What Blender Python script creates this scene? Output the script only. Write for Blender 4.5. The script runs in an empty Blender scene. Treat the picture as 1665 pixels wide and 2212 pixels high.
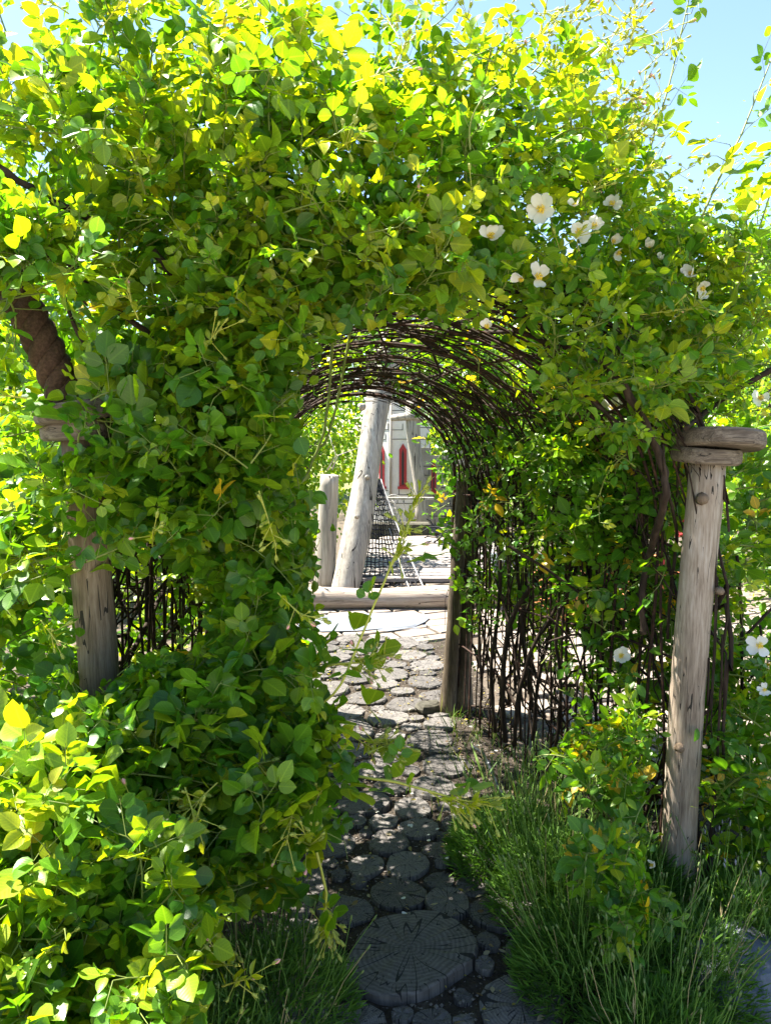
import bpy, math, random
import numpy as np
from mathutils import Vector, Matrix

# ------------------------------------------------------------------ camera, world, sun, exposure
SC = bpy.context.scene
COL = SC.collection
rng = np.random.default_rng(7)
random.seed(7)
CAMZ, PITCH = 1.6, math.radians(6.0)
FOC, CU, CV = 1658.6, 832.5, 1105.5          # focal length and centre of the photograph on a 1665 x 2211 grid

cam_d = bpy.data.cameras.new('camera')
cam_d.sensor_fit = 'VERTICAL'
cam_d.sensor_height = 24.0
cam_d.lens = 24.0 * FOC / 2211.0
cam_d.clip_start = 0.05
cam_d.clip_end = 400
cam = bpy.data.objects.new('camera', cam_d)
COL.objects.link(cam)
cam.location = (0, 0, CAMZ)
cam.rotation_euler = (math.pi / 2 - PITCH, 0, 0)
SC.camera = cam

SUN_AZ, SUN_EL = math.radians(-66), math.radians(62)    # azimuth from the view direction, negative is to the left hand
to_sun = Vector((math.sin(SUN_AZ) * math.cos(SUN_EL), math.cos(SUN_AZ) * math.cos(SUN_EL), math.sin(SUN_EL)))
W = bpy.data.worlds.new('World')
SC.world = W
W.use_nodes = True
nt = W.node_tree
bg = nt.nodes['Background']
sky = nt.nodes.new('ShaderNodeTexSky')
sky.sky_type = 'NISHITA'
sky.sun_disc = False
sky.sun_elevation = SUN_EL
sky.sun_rotation = SUN_AZ
sky.air_density = 1.0
sky.dust_density = 0.2
sky.ozone_density = 1.6
nt.links.new(sky.outputs['Color'], bg.inputs['Color'])
bg.inputs['Strength'].default_value = 0.065
sd = bpy.data.lights.new('sun', 'SUN')
sd.energy = 5.0
sd.angle = math.radians(0.53)
sd.color = (1.0, 0.95, 0.86)
sun = bpy.data.objects.new('sun', sd)
COL.objects.link(sun)
sun.rotation_euler = (-to_sun).to_track_quat('-Z', 'Y').to_euler()
sun.location = (0, 0, 20)
SC.view_settings.view_transform = 'Standard'
SC.view_settings.look = 'None'
SC.view_settings.gamma = 1.0
SC.view_settings.exposure = 2.5
SC.render.engine = 'CYCLES'
SC.cycles.max_bounces = 12
SC.cycles.diffuse_bounces = 6
SC.cycles.transmission_bounces = 8
SC.cycles.use_denoising = True
SC.cycles.sample_clamp_indirect = 8.0

# ------------------------------------------------------------------ helpers
CP, SP = math.cos(PITCH), math.sin(PITCH)

def P(u, v, Y):
    """world point on the line of sight through photo grid point (u, v) at distance Y ahead of the camera"""
    x = (u - CU) / FOC
    y = -(v - CV) / FOC
    d = Vector((x, CP + y * SP, -SP + y * CP))
    return Vector((0, 0, CAMZ)) + d * (Y / d.y)

def Pn(u, v, Y):
    x = (u - CU) / FOC
    y = -(v - CV) / FOC
    d = np.stack([x, CP + y * SP, -SP + y * CP], -1)
    return d * (Y / d[..., 1])[..., None] + np.array([0, 0, CAMZ])

def UVn(p):
    q = p - np.array([0, 0, CAMZ])
    zc = np.maximum(q[..., 1] * CP - q[..., 2] * SP, 1e-3)
    yc = q[..., 1] * SP + q[..., 2] * CP
    return CU + FOC * q[..., 0] / zc, CV - FOC * yc / zc

def G(u, v, z=0.0):
    """ground point seen at (u, v)"""
    x = (u - CU) / FOC
    y = -(v - CV) / FOC
    d = Vector((x, CP + y * SP, -SP + y * CP))
    s = (z - CAMZ) / d.z
    return Vector((0, 0, CAMZ)) + d * s

def nrm(a):
    return a / np.maximum(np.linalg.norm(a, axis=-1, keepdims=True), 1e-9)

def inpoly(u, v, poly):
    r = np.zeros(u.shape, bool)
    n = len(poly)
    j = n - 1
    for i in range(n):
        xi, yi = poly[i]
        xj, yj = poly[j]
        c = ((yi > v) != (yj > v)) & (u < (xj - xi) * (v - yi) / (yj - yi + 1e-12) + xi)
        r ^= c
        j = i
    return r

def props(o, label=None, cat=None, group=None, kind=None):
    if label: o['label'] = label
    if cat: o['category'] = cat
    if group: o['group'] = group
    if kind: o['kind'] = kind
    return o

def link(name, data, parent=None, mat=None, loc=None):
    o = bpy.data.objects.new(name, data)
    COL.objects.link(o)
    if mat is not None and data is not None and not data.materials:
        data.materials.append(mat)
    if parent is not None:
        o.parent = parent
    if loc is not None:
        o.location = loc
    return o

def empty(name, loc, label, cat, group=None):
    o = bpy.data.objects.new(name, None)
    COL.objects.link(o)
    o.location = loc
    o.empty_display_size = 0.1
    return props(o, label, cat, group)

def mesh_np(name, V, loops, starts, totals, uv=None, tint=None, smooth=True):
    me = bpy.data.meshes.new(name)
    me.vertices.add(len(V))
    me.vertices.foreach_set('co', np.asarray(V, np.float32).ravel())
    me.loops.add(len(loops))
    me.loops.foreach_set('vertex_index', np.asarray(loops, np.int32))
    me.polygons.add(len(starts))
    me.polygons.foreach_set('loop_start', np.asarray(starts, np.int32))
    me.polygons.foreach_set('loop_total', np.asarray(totals, np.int32))
    if uv is not None:
        l = me.uv_layers.new(name='UVMap')
        l.data.foreach_set('uv', np.asarray(uv, np.float32)[np.asarray(loops)].ravel())
    if tint is not None:
        a = me.color_attributes.new('tint', 'FLOAT_COLOR', 'POINT')
        t = np.ones((len(V), 4), np.float32)
        t[:, :3] = tint
        a.data.foreach_set('color', t.ravel())
    me.update(calc_edges=True)
    if smooth:
        me.polygons.foreach_set('use_smooth', np.ones(len(starts), bool))
    me.validate()
    return me

class MB:
    """collects shapes for one mesh"""
    def __init__(s):
        s.v, s.f, s.sm = [], [], []
    def add(s, vs, fs, smooth=False):
        b = len(s.v)
        s.v += [tuple(x) for x in vs]
        s.f += [tuple(i + b for i in f) for f in fs]
        s.sm += [smooth] * len(fs)
        return s
    def box(s, c, d, rz=0.0, M=None):
        x, y, z = d[0] / 2, d[1] / 2, d[2] / 2
        vs = [Vector((a * x, b * y, e * z)) for e in (-1, 1) for b in (-1, 1) for a in (-1, 1)]
        R = M if M is not None else Matrix.Rotation(rz, 3, 'Z')
        vs = [R @ q + Vector(c) for q in vs]
        return s.add(vs, [(0, 2, 3, 1), (4, 5, 7, 6), (0, 1, 5, 4), (2, 6, 7, 3), (0, 4, 6, 2), (1, 3, 7, 5)])
    def bevbox(s, c, d, b=0.006, rz=0.0, M=None):
        x, y, z = d[0] / 2, d[1] / 2, d[2] / 2
        vs = []
        for (zz, ins) in ((-z, 0), (z - b, 0), (z, b)):
            for (a, e) in ((-1, -1), (1, -1), (1, 1), (-1, 1)):
                vs.append(Vector((a * (x - ins), e * (y - ins), zz)))
        R = M if M is not None else Matrix.Rotation(rz, 3, 'Z')
        vs = [R @ q + Vector(c) for q in vs]
        fs = [(3, 2, 1, 0), (8, 9, 10, 11)]
        for k in (0, 4):
            for i in range(4):
                j = (i + 1) % 4
                fs.append((k + i, k + j, k + 4 + j, k + 4 + i))
        return s.add(vs, fs)
    def tube(s, pts, rad, n=8, cap=True, wob=0.0, smooth=True):
        pts = [Vector(p) for p in pts]
        K = len(pts)
        if not hasattr(rad, '__len__'):
            rad = [rad] * K
        t0 = (pts[1] - pts[0]).normalized()
        ref = Vector((0, 0, 1)) if abs(t0.z) < 0.9 else Vector((1, 0, 0))
        a = t0.cross(ref).normalized()
        vs, fs = [], []
        ph = random.random() * 6
        for k in range(K):
            t = (pts[min(k + 1, K - 1)] - pts[max(k - 1, 0)]).normalized()
            a = (a - t * a.dot(t)).normalized()
            b = t.cross(a)
            for i in range(n):
                th = 2 * math.pi * i / n
                r = rad[k] * (1 + wob * (math.sin(2 * th + ph) * .5 + math.sin(3 * th + k * .7 + ph) * .35 + random.uniform(-.3, .3)))
                vs.append(pts[k] + (a * math.cos(th) + b * math.sin(th)) * r)
        for k in range(K - 1):
            for i in range(n):
                j = (i + 1) % n
                fs.append((k * n + i, k * n + j, (k + 1) * n + j, (k + 1) * n + i))
        s.add(vs, fs, smooth)
        if cap:
            b0 = len(s.v) - K * n
            s.f.append(tuple(b0 + i for i in reversed(range(n)))); s.sm.append(False)
            s.f.append(tuple(b0 + (K - 1) * n + i for i in range(n))); s.sm.append(False)
        return s
    def mesh(s, name):
        me = bpy.data.meshes.new(name)
        me.from_pydata(s.v, [], s.f)
        me.polygons.foreach_set('use_smooth', s.sm)
        me.update()
        return me
    def build(s, name, mat, parent=None, **kw):
        o = link(name, s.mesh(name), parent, mat)
        if kw: props(o, **kw)
        return o

def tubes_np(paths, radii, S=5):
    """paths [N,K,3], radii [N,K] -> V, loops, starts, totals"""
    N, K, _ = paths.shape
    tan = np.empty_like(paths)
    tan[:, 1:-1] = paths[:, 2:] - paths[:, :-2]
    tan[:, 0] = paths[:, 1] - paths[:, 0]
    tan[:, -1] = paths[:, -1] - paths[:, -2]
    tan = nrm(tan)
    m = nrm(paths[:, -1] - paths[:, 0])
    ref = np.where(np.abs(m[:, 2:3]) < 0.8, np.array([[0, 0, 1.0]]), np.array([[1.0, 0.3, 0]]))
    a = nrm(np.cross(tan, ref[:, None, :]))
    b = np.cross(tan, a)
    th = np.arange(S) * 2 * np.pi / S
    V = paths[:, :, None, :] + radii[:, :, None, None] * (a[:, :, None, :] * np.cos(th)[None, None, :, None] + b[:, :, None, :] * np.sin(th)[None, None, :, None])
    V = V.reshape(-1, 3)
    base = (np.arange(N) * K * S)[:, None, None]
    k = np.arange(K - 1)[None, :, None] * S
    i = np.arange(S)[None, None, :]
    j = (i + 1) % S
    q = np.stack([base + k + i, base + k + j, base + k + S + j, base + k + S + i], -1).reshape(-1)
    nf = len(q) // 4
    return V, q, np.arange(nf) * 4, np.full(nf, 4)

# ------------------------------------------------------------------ materials
class N:
    def __init__(s, name):
        s.m = bpy.data.materials.new(name)
        s.m.use_nodes = True
        s.t = s.m.node_tree
        s.b = s.t.nodes['Principled BSDF']
        s.out = s.t.nodes['Material Output']
    def n(s, kind, **kw):
        x = s.t.nodes.new('ShaderNode' + kind)
        for k, v in kw.items():
            setattr(x, k, v)
        return x
    def l(s, a, b):
        s.t.links.new(a, b)
    def math(s, op, a, b=None, c=None, clamp=False):
        x = s.n('Math', operation=op, use_clamp=clamp)
        for i, q in enumerate((a, b, c)):
            if q is None: continue
            if isinstance(q, (int, float)): x.inputs[i].default_value = q
            else: s.l(q, x.inputs[i])
        return x.outputs[0]
    def coord(s, kind='Object', scale=None):
        o = s.n('TexCoord').outputs[kind]
        if scale is None: return o
        mp = s.n('Mapping')
        mp.inputs['Scale'].default_value = scale
        s.l(o, mp.inputs['Vector'])
        return mp.outputs[0]
    def noise(s, vec, scale=5, detail=5, rough=0.6, dist=0.0):
        x = s.n('TexNoise')
        x.inputs['Scale'].default_value = scale
        x.inputs['Detail'].default_value = detail
        x.inputs['Roughness'].default_value = rough
        x.inputs['Distortion'].default_value = dist
        if vec is not None: s.l(vec, x.inputs['Vector'])
        return x.outputs['Fac']
    def ramp(s, fac, stops):
        x = s.n('ValToRGB')
        e = x.color_ramp.elements
        while len(e) < len(stops): e.new(0.5)
        for i, (p, c) in enumerate(stops):
            e[i].position = p
            e[i].color = (*c, 1)
        s.l(fac, x.inputs[0])
        return x.outputs[0]
    def mix(s, fac, a, b, mode='MIX'):
        x = s.n('Mix', data_type='RGBA', blend_type=mode)
        for q, sock in ((fac, x.inputs[0]), (a, x.inputs[6]), (b, x.inputs[7])):
            if isinstance(q, (int, float)): sock.default_value = q
            elif isinstance(q, tuple): sock.default_value = (*q, 1)
            else: s.l(q, sock)
        return x.outputs[2]
    def bump(s, h, strength=0.5, dist=0.01):
        x = s.n('Bump')
        x.inputs['Strength'].default_value = strength
        x.inputs['Distance'].default_value = dist
        s.l(h, x.inputs['Height'])
        s.l(x.outputs[0], s.b.inputs['Normal'])
    def base(s, c, rough=0.7, spec=0.4):
        if isinstance(c, tuple): s.b.inputs['Base Color'].default_value = (*c, 1)
        else: s.l(c, s.b.inputs['Base Color'])
        s.b.inputs['Roughness'].default_value = rough
        s.b.inputs['Specular IOR Level'].default_value = spec
        return s.m

def leaf_mat(name, trans=0.45, tcol=(1.5, 1.55, 0.35), rough=0.38, spec=0.5, veins=True):
    g = N(name)
    at = g.n('Attribute', attribute_name='tint')
    col = at.outputs['Color']
    if veins:
        uv = g.n('UVMap').outputs[0]
        sp = g.n('SeparateXYZ')
        g.l(uv, sp.inputs[0])
        ax = g.math('ABSOLUTE', g.math('SUBTRACT', sp.outputs[0], 0.5))
        mid = g.math('LESS_THAN', ax, 0.035)
        ph = g.math('MULTIPLY', g.math('SUBTRACT', sp.outputs[1], g.math('MULTIPLY', ax, 0.75)), 7.0)
        fr = g.math('ABSOLUTE', g.math('SUBTRACT', g.math('FRACT', ph), 0.5))
        side = g.math('MULTIPLY', g.math('LESS_THAN', fr, 0.07), 0.55)
        vein = g.math('MAXIMUM', mid, side)
        ns = g.noise(g.coord('Object'), 45, 3)
        var = g.math('MULTIPLY_ADD', ns, 0.8, 0.6)
        c2 = g.mix(1.0, col, var, 'MULTIPLY')
        # multiply wants a colour: scalar converts to grey
        light = g.mix(1.0, c2, (1.9, 1.6, 2.2), 'MULTIPLY')
        col = g.mix(g.math('MULTIPLY', vein, 0.55), c2, light)
        spot = g.math('MULTIPLY', g.math('GREATER_THAN', g.noise(g.coord('Object'), 60, 4, .7), .69), .75)
        col = g.mix(spot, col, (.16, .10, .03))
        g.bump(g.math('ADD', g.math('MULTIPLY', fr, 1.0), g.math('MULTIPLY', mid, -0.6)), 0.10, 0.002)
    g.base(col, rough, spec)
    tr = g.n('BsdfTranslucent')
    g.l(g.mix(1.0, col, tcol, 'MULTIPLY'), tr.inputs['Color'])
    mx = g.n('MixShader')
    mx.inputs[0].default_value = trans
    g.l(g.b.outputs[0], mx.inputs[1])
    g.l(tr.outputs[0], mx.inputs[2])
    g.l(mx.outputs[0], g.out.inputs['Surface'])
    return g.m

M = {}
M['leaf'] = leaf_mat('rose_leaf', 0.54, (2.0, 1.75, .25), .36, .5)
M['tree_leaf'] = leaf_mat('tree_leaf', 0.52, (1.9, 1.8, .3), veins=False, rough=0.5)
M['lavender'] = leaf_mat('lavender_leaf', 0.3, (1.2, 1.3, 0.5), 0.6, 0.3, veins=False)

def bark(name, a, b, c, sc=40):
    g = N(name)
    v = g.coord('Object', (1, 1, 0.25))
    n1 = g.noise(v, sc, 6, .65)
    n2 = g.noise(g.coord('Object'), 6, 3)
    col = g.ramp(g.math('ADD', g.math('MULTIPLY', n1, .7), g.math('MULTIPLY', n2, .3)), [(.3, a), (.5, b), (.7, c)])
    g.bump(n1, .6, .004)
    return g.base(col, .85, .2)
M['cane'] = bark('rose_cane_bark', (.012, .008, .005), (.028, .018, .012), (.075, .05, .035))
M['bark'] = bark('tree_bark', (.03, .024, .018), (.09, .075, .06), (.18, .155, .13), 18)
M['twig'] = N('green_twig').base((.16, .2, .04), .5, .4)
M['stalk'] = N('yellow_green_stalk').base((.36, .36, .05), .5, .4)

def rust():
    g = N('rusty_rebar')
    n = g.noise(g.coord('Object'), 60, 5)
    g.bump(n, .5, .002)
    return g.base(g.ramp(n, [(.3, (.012, .006, .004)), (.55, (.036, .016, .010)), (.75, (.12, .05, .026))]), .8, .3)
M['rust'] = rust()

def weathered(name, cols, along='Z', sc=9.0, cracks=True, rough=.85):
    """grey weathered timber: long fibres along one object axis, dark drying cracks, soft stains"""
    g = N(name)
    s = {'X': (.06, 1, 1), 'Y': (1, .06, 1), 'Z': (1, 1, .06)}[along]
    v = g.coord('Object', s)
    fib = g.noise(v, sc * 12, 6, .7)
    fine = g.noise(v, sc * 40, 3, .6)
    st = g.noise(g.coord('Object', {'X': (.3, 1, 1), 'Y': (1, .3, 1), 'Z': (1, 1, .3)}[along]), sc * .7, 5, .6)
    f = g.math('ADD', g.math('MULTIPLY', fib, .5), g.math('ADD', g.math('MULTIPLY', fine, .2), g.math('MULTIPLY', st, .4)))
    col = g.ramp(f, [(.38, cols[0]), (.55, cols[1]), (.68, cols[2])])
    h = fib
    if cracks:
        cn = g.noise(v, sc * 3.2, 2, .5, .6)
        cr = g.math('LESS_THAN', g.math('ABSOLUTE', g.math('SUBTRACT', cn, .5)), .006)
        g2 = g.noise(g.coord('Object'), sc * .8, 2)
        cr = g.math('MULTIPLY', cr, g.math('GREATER_THAN', g2, .48))
        col = g.mix(cr, col, (.03, .025, .02))
        h = g.math('SUBTRACT', fib, g.math('MULTIPLY', cr, 1.5))
    g.bump(h, .55, .004)
    return g.base(col, rough, .2)
M['post'] = weathered('silver_grey_post', [(.10, .07, .05), (.29, .23, .175), (.44, .38, .32)])
M['post_brown'] = weathered('brown_grey_post', [(.06, .042, .028), (.16, .115, .078), (.26, .20, .15)])
M['drift'] = weathered('bleached_timber', [(.10, .09, .085), (.32, .285, .24), (.48, .44, .385)], sc=2.6)
M['log'] = weathered('bleached_log', [(.13, .095, .07), (.29, .235, .19), (.40, .35, .30)], along='X', sc=5)
M['plank'] = weathered('pale_grey_plank', [(.12, .10, .09), (.25, .22, .20), (.34, .31, .28)], along='X', sc=6)
M['dark_post'] = weathered('dark_split_post', [(.02, .015, .01), (.08, .06, .04), (.2, .16, .11)])
M['slab_side'] = weathered('post_cap_timber', [(.025, .02, .016), (.11, .085, .065), (.24, .195, .15)], along='X', sc=7)

def endgrain(name, dark, mid, light, ringf=130.0):
    g = N(name)
    co = g.coord('Object')
    sp = g.n('SeparateXYZ')
    g.l(co, sp.inputs[0])
    oi = g.n('ObjectInfo').outputs['Random']
    wn = g.noise(co, 9, 3)
    r0 = g.math('SQRT', g.math('ADD', g.math('POWER', sp.outputs[0], 2.0), g.math('POWER', sp.outputs[1], 2.0)))
    r = g.math('ADD', r0, g.math('MULTIPLY', g.noise(co, 2.2, 4), .22))
    ring = g.math('MULTIPLY_ADD', g.math('SINE', g.math('MULTIPLY', r, ringf * 6.28)), .5, .5)
    ang = g.math('ARCTAN2', sp.outputs[1], sp.outputs[0])
    # radial drying cracks: thin lines at constant angle
    ca = g.n('CombineXYZ')
    g.l(g.math('COSINE', ang), ca.inputs[0])
    g.l(g.math('SINE', ang), ca.inputs[1])
    g.l(g.math('ADD', g.math('MULTIPLY', oi, 37.0), g.math('MULTIPLY', r0, .22)), ca.inputs[2])
    cn = g.noise(ca.outputs[0], 3.2, 0, .5)
    cr = g.math('LESS_THAN', g.math('ABSOLUTE', g.math('SUBTRACT', cn, .5)), .016)
    cn2 = g.noise(ca.outputs[0], 9, 0, .5)
    cr2 = g.math('MULTIPLY', g.math('LESS_THAN', g.math('ABSOLUTE', g.math('SUBTRACT', cn2, .52)), .02), g.math('GREATER_THAN', g.noise(co, 3, 2), .5))
    crk = g.math('MAXIMUM', cr, cr2)
    n = g.noise(co, 7, 7, .7)
    f = g.math('ADD', g.math('MULTIPLY', ring, .16), g.math('ADD', g.math('MULTIPLY', n, .6), g.math('MULTIPLY', oi, .2)))
    col = g.ramp(f, [(.28, dark), (.52, mid), (.78, light)])
    col = g.mix(g.math('MULTIPLY', crk, .9), col, (.008, .007, .007))
    g.bump(g.math('ADD', g.math('MULTIPLY', ring, .06), g.math('SUBTRACT', g.math('MULTIPLY', n, .6), g.math('MULTIPLY', crk, 2.0))), .6, .004)
    return g.base(col, .8, .25)
M['disc'] = endgrain('dark_end_grain', (.050, .045, .041), (.112, .101, .092), (.19, .175, .158), 13.0)

def soil():
    g = N('dark_soil_and_grit')
    co = g.coord('Object')
    n = g.noise(co, 14, 8, .7)
    v = g.n('TexVoronoi')
    v.inputs['Scale'].default_value = 90
    g.l(co, v.inputs['Vector'])
    grit = g.math('GREATER_THAN', g.noise(co, 70, 2), .66)
    col = g.ramp(n, [(.3, (.022, .017, .013)), (.55, (.05, .04, .03)), (.8, (.10, .085, .065))])
    col = g.mix(g.math('MULTIPLY', grit, .8), col, (.22, .20, .18))
    g.bump(g.math('ADD', n, g.math('MULTIPLY', v.outputs[0], .4)), .9, .02)
    return g.base(col, .95, .1)
M['soil'] = soil()

def stone(name, a, b, c, sc=8):
    g = N(name)
    co = g.coord('Object')
    oi = g.n('ObjectInfo').outputs['Random']
    n = g.noise(co, sc, 7, .65)
    n2 = g.noise(co, sc * 12, 3)
    f = g.math('ADD', g.math('MULTIPLY', n, .6), g.math('ADD', g.math('MULTIPLY', n2, .2), g.math('MULTIPLY', oi, .25)))
    g.bump(g.math('ADD', n2, n), .4, .004)
    return g.base(g.ramp(f, [(.3, a), (.52, b), (.75, c)]), .85, .25)
M['paver'] = stone('sandstone_paver', (.13, .10, .078), (.20, .162, .13), (.28, .235, .195))
M['bounce_floor'] = stone('pale_bounce_stone', (.34, .29, .235), (.44, .39, .33), (.52, .47, .41), 3)  # pale stone for the added bounce paving behind the camera
M['joint'] = stone('sandy_joint', (.05, .037, .026), (.09, .07, .05), (.14, .11, .08), 20)
M['rock'] = stone('rough_brown_rock', (.03, .027, .02), (.075, .068, .05), (.14, .125, .09), 14)
M['bluestone'] = stone('blue_grey_stone', (.06, .066, .078), (.11, .12, .138), (.18, .19, .21), 20)
M['grass_far'] = stone('dry_lawn', (.05, .07, .015), (.10, .12, .03), (.2, .18, .07), 6)

def rope_mat(name, a, b):
    g = N(name)
    n = g.noise(g.coord('Object'), 120, 4)
    g.bump(n, .8, .003)
    return g.base(g.ramp(n, [(.3, a), (.7, b)]), .9, .2)
M['rope'] = rope_mat('brown_rope', (.03, .017, .011), (.085, .05, .033))
M['net'] = rope_mat('black_netting', (.012, .012, .014), (.04, .04, .045))
M['white_rope'] = rope_mat('white_net_edge_rope', (.2, .2, .2), (.36, .35, .34))
M['hose'] = N('black_plastic_pipe').base((.02, .022, .026), .3, .5)
M['white_paint'] = stone('white_painted_board', (.48, .46, .42), (.6, .58, .54), (.7, .68, .65), 5)
M['cream_paint'] = stone('weathered_cream_board', (.16, .145, .12), (.27, .25, .21), (.38, .35, .3), 6)
M['red'] = N('red_paint').base((.33, .025, .03), .5, .4)
M['line'] = N('black_painted_line').base((.03, .03, .032), .7, .3)
M['wire'] = N('grey_wire').base((.3, .29, .27), .45, .5)
M['orange'] = stone('orange_stained_timber', (.40, .13, .05), (.52, .19, .08), (.6, .26, .12), 10)
M['grey_board'] = stone('slate_grey_board', (.13, .14, .15), (.2, .21, .23), (.28, .29, .31), 6)
M['terracotta'] = stone('terracotta', (.20, .07, .035), (.33, .13, .07), (.42, .19, .11), 12)

def petal_mat():
    g = N('white_petal')
    uv = g.n('UVMap').outputs[0]
    sp = g.n('SeparateXYZ')
    g.l(uv, sp.inputs[0])
    col = g.ramp(sp.outputs[1], [(0.0, (.78, .70, .35)), (.22, (.80, .78, .70)), (1.0, (.84, .83, .80))])
    g.base(col, .55, .2)
    tr = g.n('BsdfTranslucent')
    g.l(col, tr.inputs['Color'])
    mx = g.n('MixShader')
    mx.inputs[0].default_value = .35
    g.l(g.b.outputs[0], mx.inputs[1])
    g.l(tr.outputs[0], mx.inputs[2])
    g.l(mx.outputs[0], g.out.inputs['Surface'])
    return g.m
M['petal'] = petal_mat()
M['stamen'] = N('golden_stamens').base((.75, .55, .06), .6, .2)
M['bud_green'] = N('green_bud').base((.28, .31, .05), .5, .3)
M['bud_pink'] = N('pink_bud').base((.62, .30, .28), .5, .3)
M['lav_stem'] = N('lavender_stem').base((.105, .20, .03), .6, .3)
M['lav_head'] = N('lavender_bud_head').base((.11, .16, .05), .8, .2)
M['lav_head_mauve'] = N('mauve_lavender_head').base((.25, .24, .27), .8, .2)

# ------------------------------------------------------------------ ground, path, paving
def grid_ground(name, x0, x1, y0, y1, nx, ny, hf, mat):
    xs, ys = np.meshgrid(np.linspace(x0, x1, nx + 1), np.linspace(y0, y1, ny + 1))
    zs = hf(xs, ys)
    V = np.stack([xs, ys, zs], -1).reshape(-1, 3)
    i = np.arange(nx)[None, :]
    j = np.arange(ny)[:, None]
    a = j * (nx + 1) + i
    q = np.stack([a, a + 1, a + nx + 2, a + nx + 1], -1).reshape(-1)
    nf = nx * ny
    me = mesh_np(name, V, q, np.arange(nf) * 4, np.full(nf, 4))
    return link(name, me, None, mat)

far = grid_ground('ground', -120, 120, -20, 220, 60, 60, lambda x, y: -.06 + 0 * x, M['grass_far'])
props(far, kind='structure')
bed = grid_ground('garden_bed', -4, 4.2, .2, 6.0, 160, 120, lambda x, y: -.03 + .014 * np.sin(x * 7 + y * 3) * np.cos(y * 9 - x * 4) + .012 * np.sin(x * 23) * np.sin(y * 19), M['soil'])
props(bed, kind='structure')

path = grid_ground('path', -.62, .62, 1.2, 6.05, 60, 200, lambda x, y: -.012 + .005 * np.sin(x * 31 + 3 * np.sin(y * 8)) * np.sin(y * 29), M['soil'])
props(path, kind='structure')

def disc_mesh(name, seed, nseg=16, irr=.06):
    r = random.Random(seed)
    ph = [r.uniform(0, 6.28) for _ in range(4)]
    vs, fs = [], []
    prof = []
    for i in range(nseg):
        th = 2 * math.pi * i / nseg
        k = 1 + irr * (math.sin(2 * th + ph[0]) + .6 * math.sin(3 * th + ph[1]) + .4 * math.sin(5 * th + ph[2]))
        prof.append((math.cos(th) * k, math.sin(th) * k))
    vs.append((0, 0, r.uniform(-.003, .003)))
    for (s, z) in ((.55, .0), (.965, -.001), (1.0, -.007), (1.0, -.10)):
        for (x, y) in prof:
            vs.append((x * s, y * s, z + (r.uniform(-.004, .004) if z > -.01 else 0)))
    for i in range(nseg):
        j = (i + 1) % nseg
        fs.append((0, 1 + i, 1 + j))
        for k in range(3):
            a = 1 + k * nseg
            fs.append((a + i, a + nseg + i, a + nseg + j, a + j))
    me = bpy.data.meshes.new(name)
    me.from_pydata(vs, [], fs)
    me.polygons.foreach_set('use_smooth', [False] * len(fs))
    me.materials.append(M['disc'])
    me.update()
    return me

discs = []
def path_cx(y):
    return float(np.interp(y, [1.4, 2.2, 2.8, 4.0, 6.0], [.16, .10, .02, -.10, -.22]))
def path_hw(y):
    return float(np.interp(y, [1.4, 2.6, 3.4, 4.4, 6.0], [.40, .36, .38, .46, .56]))
big = G(885, 2062)
discs.append((big.x, big.y, .20))
for (u, v, r) in ((870, 2190, .125), (860, 1930, .098), (775, 1955, .095), (950, 1945, .085), (880, 1868, .085), (840, 1820, .085), (905, 1790, .08), (800, 1785, .08), (960, 1850, .085), (790, 1870, .07), (1010, 2170, .12), (770, 2215, .09)):
    g0 = G(u, v)
    if all((g0.x - a) ** 2 + (g0.y - b) ** 2 > (.93 * (r + c)) ** 2 for a, b, c in discs):
        discs.append((g0.x, g0.y, r))
for (rr, tries) in ((.12, 300), (.10, 1500), (.088, 3000), (.075, 4000), (.06, 4000), (.045, 3000), (.03, 3000)):
    for _ in range(tries):
        y = random.uniform(1.45, 5.85)
        x = path_cx(y) + random.uniform(-1, 1) * path_hw(y)
        r = rr * random.uniform(.9, 1.1)
        if all((x - a) ** 2 + (y - b) ** 2 > (.985 * (r + c)) ** 2 for a, b, c in discs):
            discs.append((x, y, r))
dm = [disc_mesh('wood_disc', 100 + k) for k in range(9)]
bigm = disc_mesh('wood_disc', 55, 34, .075)
for k, (x, y, r) in enumerate(discs):
    if k > 299: break
    o = link('wood_disc', bigm if k == 0 else dm[k % 9], path)
    z = .024 if k == 0 else random.uniform(-.002, .012)
    if .045 < r < .06: z -= .004
    o.location = (x, y, z)
    o.rotation_euler = (random.uniform(-.05, .05), random.uniform(-.05, .05), random.uniform(0, 6.28))
    o.scale = (r, r * random.uniform(.9, 1.05), 1)

bounce_floor = grid_ground('added_bounce_paving', -7, 7, -9, .25, 30, 20, lambda x, y: .0 * x - .022, M['bounce_floor'])  # unseen pale paving added behind the camera to bounce sun onto the front leaves
props(bounce_floor, kind='structure')
paving = grid_ground('paving', -6.5, 14, 3.2, 16.0, 40, 40, lambda x, y: .0 * x - .02, M['joint'])
props(paving, kind='structure')
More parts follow.
